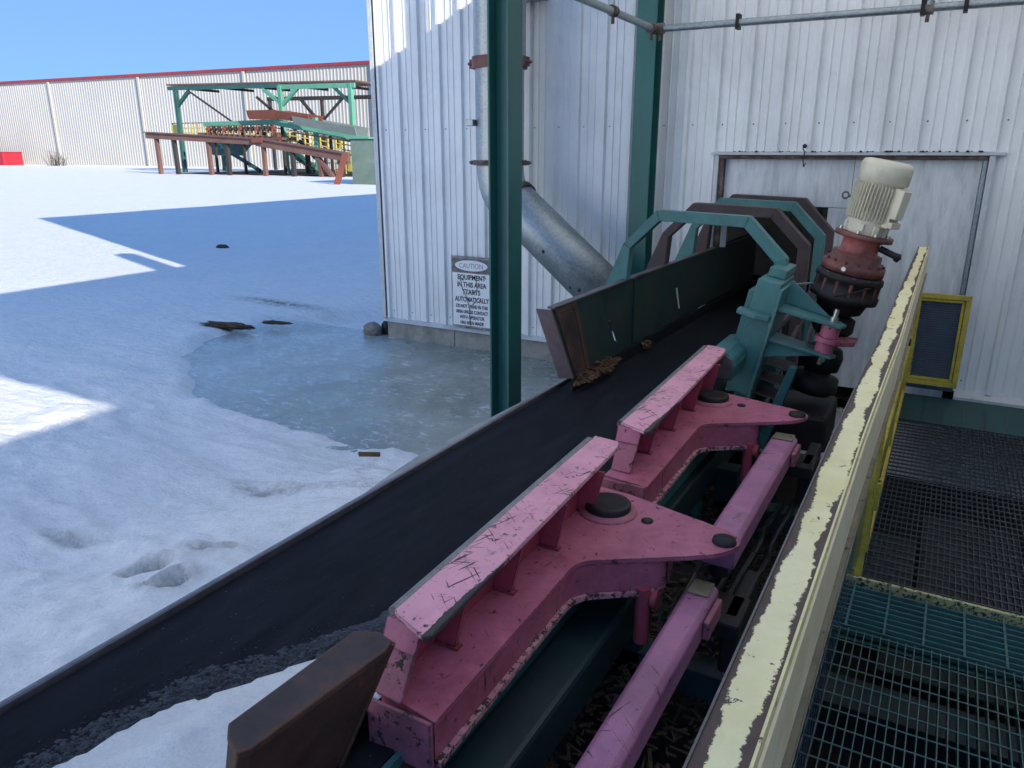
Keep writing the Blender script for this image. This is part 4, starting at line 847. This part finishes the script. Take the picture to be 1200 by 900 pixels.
# ================================================================ small things on the snow
def blob(name,c,r,mat,lab,cat,seed=1,n=2):
    bm=bmesh.new(); bmesh.ops.create_icosphere(bm,subdivisions=n+1,radius=1); rr_=random.Random(seed); fq=1.6 if n<3 else 2.6
    for v in bm.verts:
        k=1+(.75 if n>2 else .5)*(float(fbm(np.array(v.co.x*fq+seed*3.1+v.co.z*fq),np.array(v.co.y*fq+v.co.z*1.3*fq),4,seed))-.47)*(1+.6*rr_.random()); v.co=Vector((v.co.x*r[0]*k,v.co.y*r[1]*k,v.co.z*r[2]*k))
    me=bpy.data.meshes.new(name); bm.to_mesh(me); bm.free(); me.materials.append(mat)
    o=bpy.data.objects.new(name,me); COL.objects.link(o); o.location=c; tag(o,lab,cat); return o
blob('stone',(-5.06,6.0,.03),(.10,.09,.09),M['stone'],'grey stone at the corner of the concrete base','stone',3)
blob('dark_stone',(-4.93,6.1,.04),(.07,.07,.10),M['black'],'black stone between the grey stone and the concrete base','stone',4)
b=MB(); stick(b,(0,0,0),.12,.028,.018,R(35),.05); o=b.build('bark_piece',M['chip']); o.location=(-2.62,3.02,.20); tag(o,'single piece of brown bark on the snow near the belt','bark')
for (c,r,lab,s_,rz_) in (((-6.50,5.36,.045),(.30,.085,.035),'longest dark mud crust melted out at the left edge of the frozen puddle',11,.2),((-6.15,5.72,.045),(.16,.03,.02),'small dark mud crust just behind the long one at the puddle edge',12,.35),((-5.2,6.9,.04),(.17,.03,.02),'thin dark crust in the snow nearest the mill corner',13,.1)):
    o=blob('mud_crust',c,r,M['bark'],lab,'mud',s_,3); o.rotation_euler.z=rz_; o['group']='mud crusts by the puddle'
for (c,r,lab,s_) in (((-12.0,10.0,.05),(.14,.10,.06),'dark clump on the shaded snow in the middle distance',5),((-6.3,9.6,.05),(.50,.22,.10),'long dark clod beside the far corner of the mill building',6)):
    blob('dirt_clump',c,r,M['bark'],lab,'clump',s_)

# ================================================================ FAR YARD
FO=Vector((-115.607,60.912,0)); FD=Vector((.99651,.08348,0)); FN=Vector((.08348,-.99651,0))
def F(u,D,z): return FO+FD*u+FN*D+Vector((0,0,z))
def fbar(b,p,q,w=.2,h=None): return b.bar(F(*p),F(*q),w,h or w)
fw=thing('warehouse','long white warehouse with red roof edge across the snow','building',tuple(F(60,0,0)))
b=MB(); pts=[]; u=-60; 
while u<140: pts+=[(u,0),(u+.06,.05),(u+.16,.05),(u+.22,0)]; u+=.44
k=len(pts); b.add([F(u,d,-.5) for u,d in pts]+[F(u,d,10.35) for u,d in pts],[(i,i+1,i+1+k,i+k) for i in range(k-1)]); b.build('corrugated_wall',M['siding_far'],fw)
b=MB(); b.prism([F(-60,.3,10.36),F(-60,.3,10.66),F(-60,-40,10.66),F(-60,-40,10.36)],FD*200); b.build('red_eave',M['redtrim'],fw)
for u in (-5,12.2,28.4,44.9,62,80,98):
    b=MB(); b.prism([F(u-.14,.12,-.4),F(u+.14,.12,-.4),F(u+.14,.32,-.4),F(u-.14,.32,-.4)],(0,0,10.7)); b.build('downspout',M['siding_far'],fw)
b=MB(); b.prism([F(-60,-40,-.5),F(140,-40,-.5),F(140,-40.2,-.5),F(-60,-40.2,-.5)],(0,0,10.8)); b.prism([F(-60,0,-.5),F(-60,-40,-.5),F(-60.2,-40,-.5),F(-60.2,0,-.5)],(0,0,10.8)); b.build('rear_wall',M['siding_far'],fw)
# far canopy
fc=thing('far_canopy','open green and brown steel canopy against the warehouse wall','canopy',tuple(F(64,10,0)))
b=MB(); b.prism([F(54.6,19.9,7.12),F(74,19.9,6.78),F(74,19.9,6.90),F(54.6,19.9,7.24)],-FN*4.5); b.build('roof_sheet',M['fbrown'],fc)
b=MB(); fbar(b,(54.9,20,6.88),(66.8,20,6.72),.2,.30); b.build('front_beam',M['fteal'],fc); b=MB(); fbar(b,(66.8,20,6.62),(74,20,6.52),.2,.34); b.build('front_beam',M['fgreen'],fc)
for u in (56,60,64,68,72): b=MB(); fbar(b,(u,19.8,6.9-.018*(u-56)),(u,15.4,6.9-.018*(u-56)),.15,.2); b.build('purlin',M['fdark'],fc)
b=MB(); fbar(b,(54.9,8,6.7),(74,8,6.5),.2,.35); b.build('rear_beam',M['fdark'],fc)
for u,D,mt,w_ in ((55.7,20,'fteal',.30),(66.9,20,'fgreen',.34),(73.6,20,'fgreen',.30),(55.2,8,'fdark',.26),(61.5,8,'fdark',.26),(68,8,'fdark',.3),(73.5,8,'fdark',.26),(61,13,'fbrown',.3)):
    b=MB(); fbar(b,(u,D,-.4),(u,D,6.7),w_); b.build('post',M[mt],fc)
for p,q,mt,w_ in (((55.7,20,5.4),(57.2,20,6.6),'fteal',.25),((57.2,20,6.6),(62,20,3.9),'fdark',.12),((55.9,18,3.2),(62.3,18,.2),'fteal',.25),((66.9,20,5.2),(68.6,20,6.5),'fgreen',.26),((66.9,20,5.4),(65.2,20,6.5),'fgreen',.26),
    ((73.6,20,5.2),(72,20,6.5),'fteal',.2),((61.5,8,4),(59,8,6.6),'fdark',.25),((61.5,8,4.6),(64,8,6.6),'fdark',.2),((61.5,12,3.6),(57.2,12,6.6),'fdark',.2),((62,16,2.7),(66.8,16,.1),'fteal',.3),((60.5,14,3.2),(65.5,14,.1),'fteal',.3),((68,8,4.4),(70.5,8,6.4),'fdark',.2),((68.4,20,2.6),(70.4,20,.8),'fdark',.22)):
    b=MB(); fbar(b,p,q,w_); b.build('brace',M[mt],fc)
b=MB(); fbar(b,(68.3,19,-.4),(68.3,19,4.2),.3); b.build('post',M['fdark'],fc); b=MB(); fbar(b,(71.7,22,-.3),(71.7,22,4.2),.3); b.build('post',M['fgreen'],fc)
# brown elevated track
ft=thing('elevated_track','low brown steel track on leaning posts in front of the far canopy','track',tuple(F(66,24,0)))
for p,q,h in (((56.4,24,3.0),(67.8,24,2.45),.42),((67.8,24,2.42),(75.9,24,1.35),.50)):
    b=MB(); fbar(b,p,q,.5,h); fbar(b,(p[0],24,p[2]+h*.62),(q[0],24,q[2]+h*.62),.8,.08); b.build('track_beam',M['fbrown'],ft)
b=MB(); fbar(b,(60.5,22,3.15),(69,22,2.7),1.4,.18); b.build('deck',M['fbrown'],ft)
for u,z,lean,mt in ((57.3,2.9,0.05,'fbrown'),(59.2,2.85,0.1,'fdark'),(62.8,2.7,.05,'fbrown'),(64.7,2.6,0,'fdark'),(68.3,2.3,0,'fbrown'),(71.0,1.9,0,'fdark'),(73.3,1.6,.3,'fbrown'),(75.3,1.4,0,'fdark'),(73.0,1.7,1.9,'fbrown')):
    b=MB(); fbar(b,(u,24,z),(u+lean,24,-.4),.30,.26); b.build('track_post',M[mt],ft)
b=MB(); fbar(b,(67.6,24.4,2.6),(68.6,24.4,2.6),.1,.35); b.build('splice_plate',M['frust'],ft)
# green conveyor
fv=thing('far_conveyor','green conveyor with rust red and grey troughs under the far canopy','conveyor',tuple(F(64,16,3)))
b=MB(); fbar(b,(60.8,22,3.85),(67.8,22,3.95),.7,.34); fbar(b,(67.8,22,3.95),(76.6,22,2.55),.7,.42); b.build('conveyor_frame',M['fgreen'],fv)
def trough(u0,u1,z0,z1,h,mt,nm,O=6.2):
    b=MB(); b.prism([F(u0,16.7+O,z0),F(u1,16.7+O,z1),F(u1,16.9+O,z1+h),F(u0,16.9+O,z0+h)],-FN*.08); b.prism([F(u0,15.3+O,z0),F(u1,15.3+O,z1),F(u1,15.1+O,z1+h),F(u0,15.1+O,z0+h)],FN*.08); b.prism([F(u0,16.7+O,z0),F(u0,15.3+O,z0),F(u0,15.1+O,z0+h),F(u0,16.9+O,z0+h)],FD*.08); b.build(nm,M[mt],fv)
trough(66.1,68.9,4.15,4.15,.62,'frust','rust_trough'); trough(68.9,71.9,4.12,3.72,.60,'frust','rust_trough'); trough(70.4,76.0,3.72,2.85,.58,'fgrey','grey_trough')
b=MB(); fbar(b,(70,22.6,3.15),(76.6,22.6,2.3),.10,.10); b.build('cable',M['fdark'],fv)
for u,z in ((61.5,3.7),(64.5,3.7),(68.5,3.7),(73,3.0)):
    b=MB(); fbar(b,(u,22,z),(u,22,-.3),.18); b.build('conveyor_leg',M['fdark'],fv)
# row of spiked rolls
for i in range(13):
    u=61.6+i*.55; t=thing('spiked_roll','%s spiked feed roll of the far conveyor, %s from the left in its row'%('dark' if i%3 else 'rust red',['first','second','third','fourth','fifth','sixth','seventh','eighth','ninth','tenth','eleventh','twelfth','last'][i]),'roll',tuple(F(u,22.5,3.5)),'spiked feed rolls of the far conveyor')
    b=MB(); c=F(u,22.6,3.45)
    for a in range(6):
        an=a*math.pi/3+i; v=FD*math.cos(an)+Vector((0,0,math.sin(an))); b.bar(c,c+v*.30,.10,.09)
    b.lathe([(-.15,.15),(.15,.15)],c,FN,10); b.build('spike_wheel',M['fdark' if i%3 else 'frust'],t); b=MB(); fbar(b,(u,22.8,2.9),(u,22.8,3.4),.08); b.build('stand',M['fbrown'],t)
# yellow railing
fr=thing('far_railing','yellow safety railing along the platform of the far conveyor','railing',tuple(F(62,20,3)))
def ztop(u): return 4.1 if u<62 else 4.1-(u-62)*.135
for dz in (0,-.40,-.80,-1.1):
    b=MB(); fbar(b,(54.3,19.5,4.1+dz),(62,19.5,4.1+dz),.07); fbar(b,(62,19.5,4.1+dz),(73.6,19.5,ztop(73.6)+dz),.08); b.build('rail_bar',M['fyellow'] if dz else M['fbrown'],fr)
u=54.3
while u<73.6:
    b=MB(); fbar(b,(u,19.5,ztop(u)-1.3),(u,19.5,ztop(u)),.11); b.build('rail_upright',M['fyellow'],fr); u+=.75
b=MB(); fbar(b,(62,19.0,2.75),(73.6,19.0,1.45),.25,.25); b.build('toe_plate',M['fyellow'],fr)
b=MB(); b.prism([F(54.3,19.6,3.0),F(55.2,19.6,3.0),F(55.2,19.6,4.0),F(54.3,19.6,4.0)],FN*.05); b.build('yellow_screen',M['fyellow'],fr)
for u_,z_,mt_ in ((63.2,3.1,'fdark'),(64.8,2.95,'frust'),(66.3,2.9,'fdark'),(67.9,2.8,'fwhite'),(69.6,2.6,'fdark'),(71.2,2.4,'fyellow')):
    t=thing('drive_box',{63.2:'dark machine box at the left end of the far platform',64.8:'rust red machine box on the far platform behind the yellow railing',66.3:'dark machine box between the rust red and the white boxes on the far platform',67.9:'white machine box on the far platform behind the yellow railing',69.6:'dark machine box between the white and the yellow boxes on the far platform',71.2:'yellow machine box at the right end of the far platform'}[u_],'machine box',tuple(F(u_,18.5,z_-.3)),'machine boxes on the far platform')
    b=MB(); b.prism([F(u_-.35,18.7,z_-.35),F(u_+.35,18.7,z_-.35),F(u_+.30,18.7,z_+.35),F(u_-.30,18.7,z_+.30)],-FN*.5); b.build('box_body',M[mt_],t,.03); b=MB(); b.cyl(F(u_,18.72,z_),F(u_,18.95,z_),.16,n=10); b.build('shaft_end',M['fdark'],t)
# hopper
fh=thing('green_hopper','dark green hopper hanging behind the brown track posts','hopper',tuple(F(55.5,14,0)))
b=MB(); b.prism([F(53.4,15,3.1),F(57.6,15,3.1),F(55.4,15,1.4),F(53.4,15,1.5)],-FN*2.4); b.build('hopper_body',M['fteal'],fh); b=MB(); fbar(b,(54.4,14,1.5),(54.4,14,-.4),.35); b.build('hopper_leg',M['fteal'],fh)
# machines under the canopy
for (u,D,w_,d_,h_,mt,lab,nm) in ((66.2,11,1.4,1.5,2.0,'fwhite','white machine cabinet left of the row under the far canopy','machine_cabinet'),(68.6,9,1.5,1.5,2.4,'fwhite','taller white cabinet in the middle under the far canopy','machine_cabinet'),(71.0,10,1.8,1.5,1.9,'fwhite','white cabinet at the right end under the far canopy','machine_cabinet'),(65.0,10,.8,1.0,1.2,'fdark','small dark crate under the far conveyor','crate'),(67.4,12,.5,.5,2.1,'fyellow','yellow upright box under the far conveyor','box')):
    t=thing(nm,lab,nm.split('_')[-1],tuple(F(u,D,0)))
    b=MB(); b.prism([F(u-w_/2,D-d_/2,-.3),F(u+w_/2,D-d_/2,-.3),F(u+w_/2,D+d_/2,-.3),F(u-w_/2,D+d_/2,-.3)],(0,0,h_)); b.build('cabinet_body',M[mt],t,.04)
    b=MB(); b.prism([F(u-w_*.3,D+d_/2+.01,h_*.35),F(u+w_*.3,D+d_/2+.01,h_*.35),F(u+w_*.3,D+d_/2+.01,h_*.7),F(u-w_*.3,D+d_/2+.01,h_*.7)],FN*.04); b.build('door_panel',M['fgrey' if mt!='fdark' else 'fwhite'],t)
lad=thing('yellow_ladder','yellow ladder and low rails at ground level under the far canopy','ladder',tuple(F(70,18,0)))
for k in range(8): b=MB(); fbar(b,(66+k*1.0,19,-.2),(66+k*1.0,19,.9),.07); b.build('stile',M['fyellow'],lad)
for z in (.4,.9): b=MB(); fbar(b,(66,19,z),(73.2,19,z),.07); b.build('rung_rail',M['fyellow'],lad)
b=MB(); b.prism([F(58,7,-.35),F(76,7,-.35),F(76,23,-.35),F(58,23,-.35)],(0,0,.42)); struct(b.build('bare_ground',M['void']))
# right green box and leaning plank
gp=thing('green_grey_tank','large weathered green grey steel box beside the mill corner','steel box',tuple(F(84,34,0)))
b=MB(); b.prism([F(83.55,34,-.25),F(90,34,-.25),F(90,30,-.25),F(83.55,30,-.25)],(0,0,2.68)); b.build('box_side',M['fpanel'],gp)
b=MB(); b.prism([F(83.5,34.05,2.40),F(90,34.05,2.40),F(90,30,2.40),F(83.5,30,2.40)],(0,0,.06)); b.build('top_rim',M['fdark'],gp)
b=MB(); b.prism([F(83.5,34.02,-.3),F(90,34.02,-.3),F(90,34.1,-.3),F(83.5,34.1,-.3)],(0,0,.12)); b.build('skid',M['black'],gp)
b=MB(); fbar(b,(82.75,34.6,-.3),(83.45,34.4,1.65),.10,.34); o=b.build('leaning_plank',M['frust']); tag(o,'rust red plank leaning against the green grey box','plank')
# red containers
rc=thing('red_container','bright red container at the far left edge before the warehouse','container',tuple(F(8,5,0)))
b=MB(); b.prism([F(-9,5,-.3),F(2,5,-.3),F(2,2,-.3),F(-9,2,-.3)],(0,0,2.25)); b.build('container_body',M['redbox'],rc)
for u in (-6,-4,-2,0): b=MB(); b.prism([F(u,5.02,-.3),F(u+.15,5.02,-.3),F(u+.15,5.1,-.3),F(u,5.1,-.3)],(0,0,2.2)); b.build('rib',M['redbox'],rc)
rc2=thing('red_bin','smaller red bin right of the red container','bin',tuple(F(11,5,0)))
b=MB(); b.prism([F(4.2,5,-.3),F(7.8,5,-.3),F(7.8,2.4,-.3),F(4.2,2.4,-.3)],(0,0,1.95)); b.build('bin_body',M['redbox'],rc2,.05); b=MB(); b.prism([F(4.1,5.05,1.62),F(7.9,5.05,1.62),F(7.9,2.35,1.62),F(4.1,2.35,1.62)],(0,0,.1)); b.build('bin_rim',M['redbox'],rc2)
# bare bush
bs=thing('bare_bush','leafless bush in front of the white warehouse wall','bush',tuple(F(17,4,0)))
b=MB(); rb=random.Random(5)
for i in range(60):
    u=17.4+rb.gauss(0,.9); p=Vector((u,4+rb.random(),0)); q=p+Vector((rb.gauss(0,.5),rb.gauss(0,.3),rb.uniform(.8,2.3)*math.exp(-((u-17.4)/1.6)**2))); b.cyl(F(*p),F(*q),.018,.006,4,False)
    for j in range(3): t_=rb.random(); c=p.lerp(q,t_); b.cyl(F(*c),F(*(c+Vector((rb.gauss(0,.3),rb.gauss(0,.2),rb.uniform(.1,.5))))),.01,.004,4,False)
b.build('twigs',M['bark'],bs,kind='stuff')
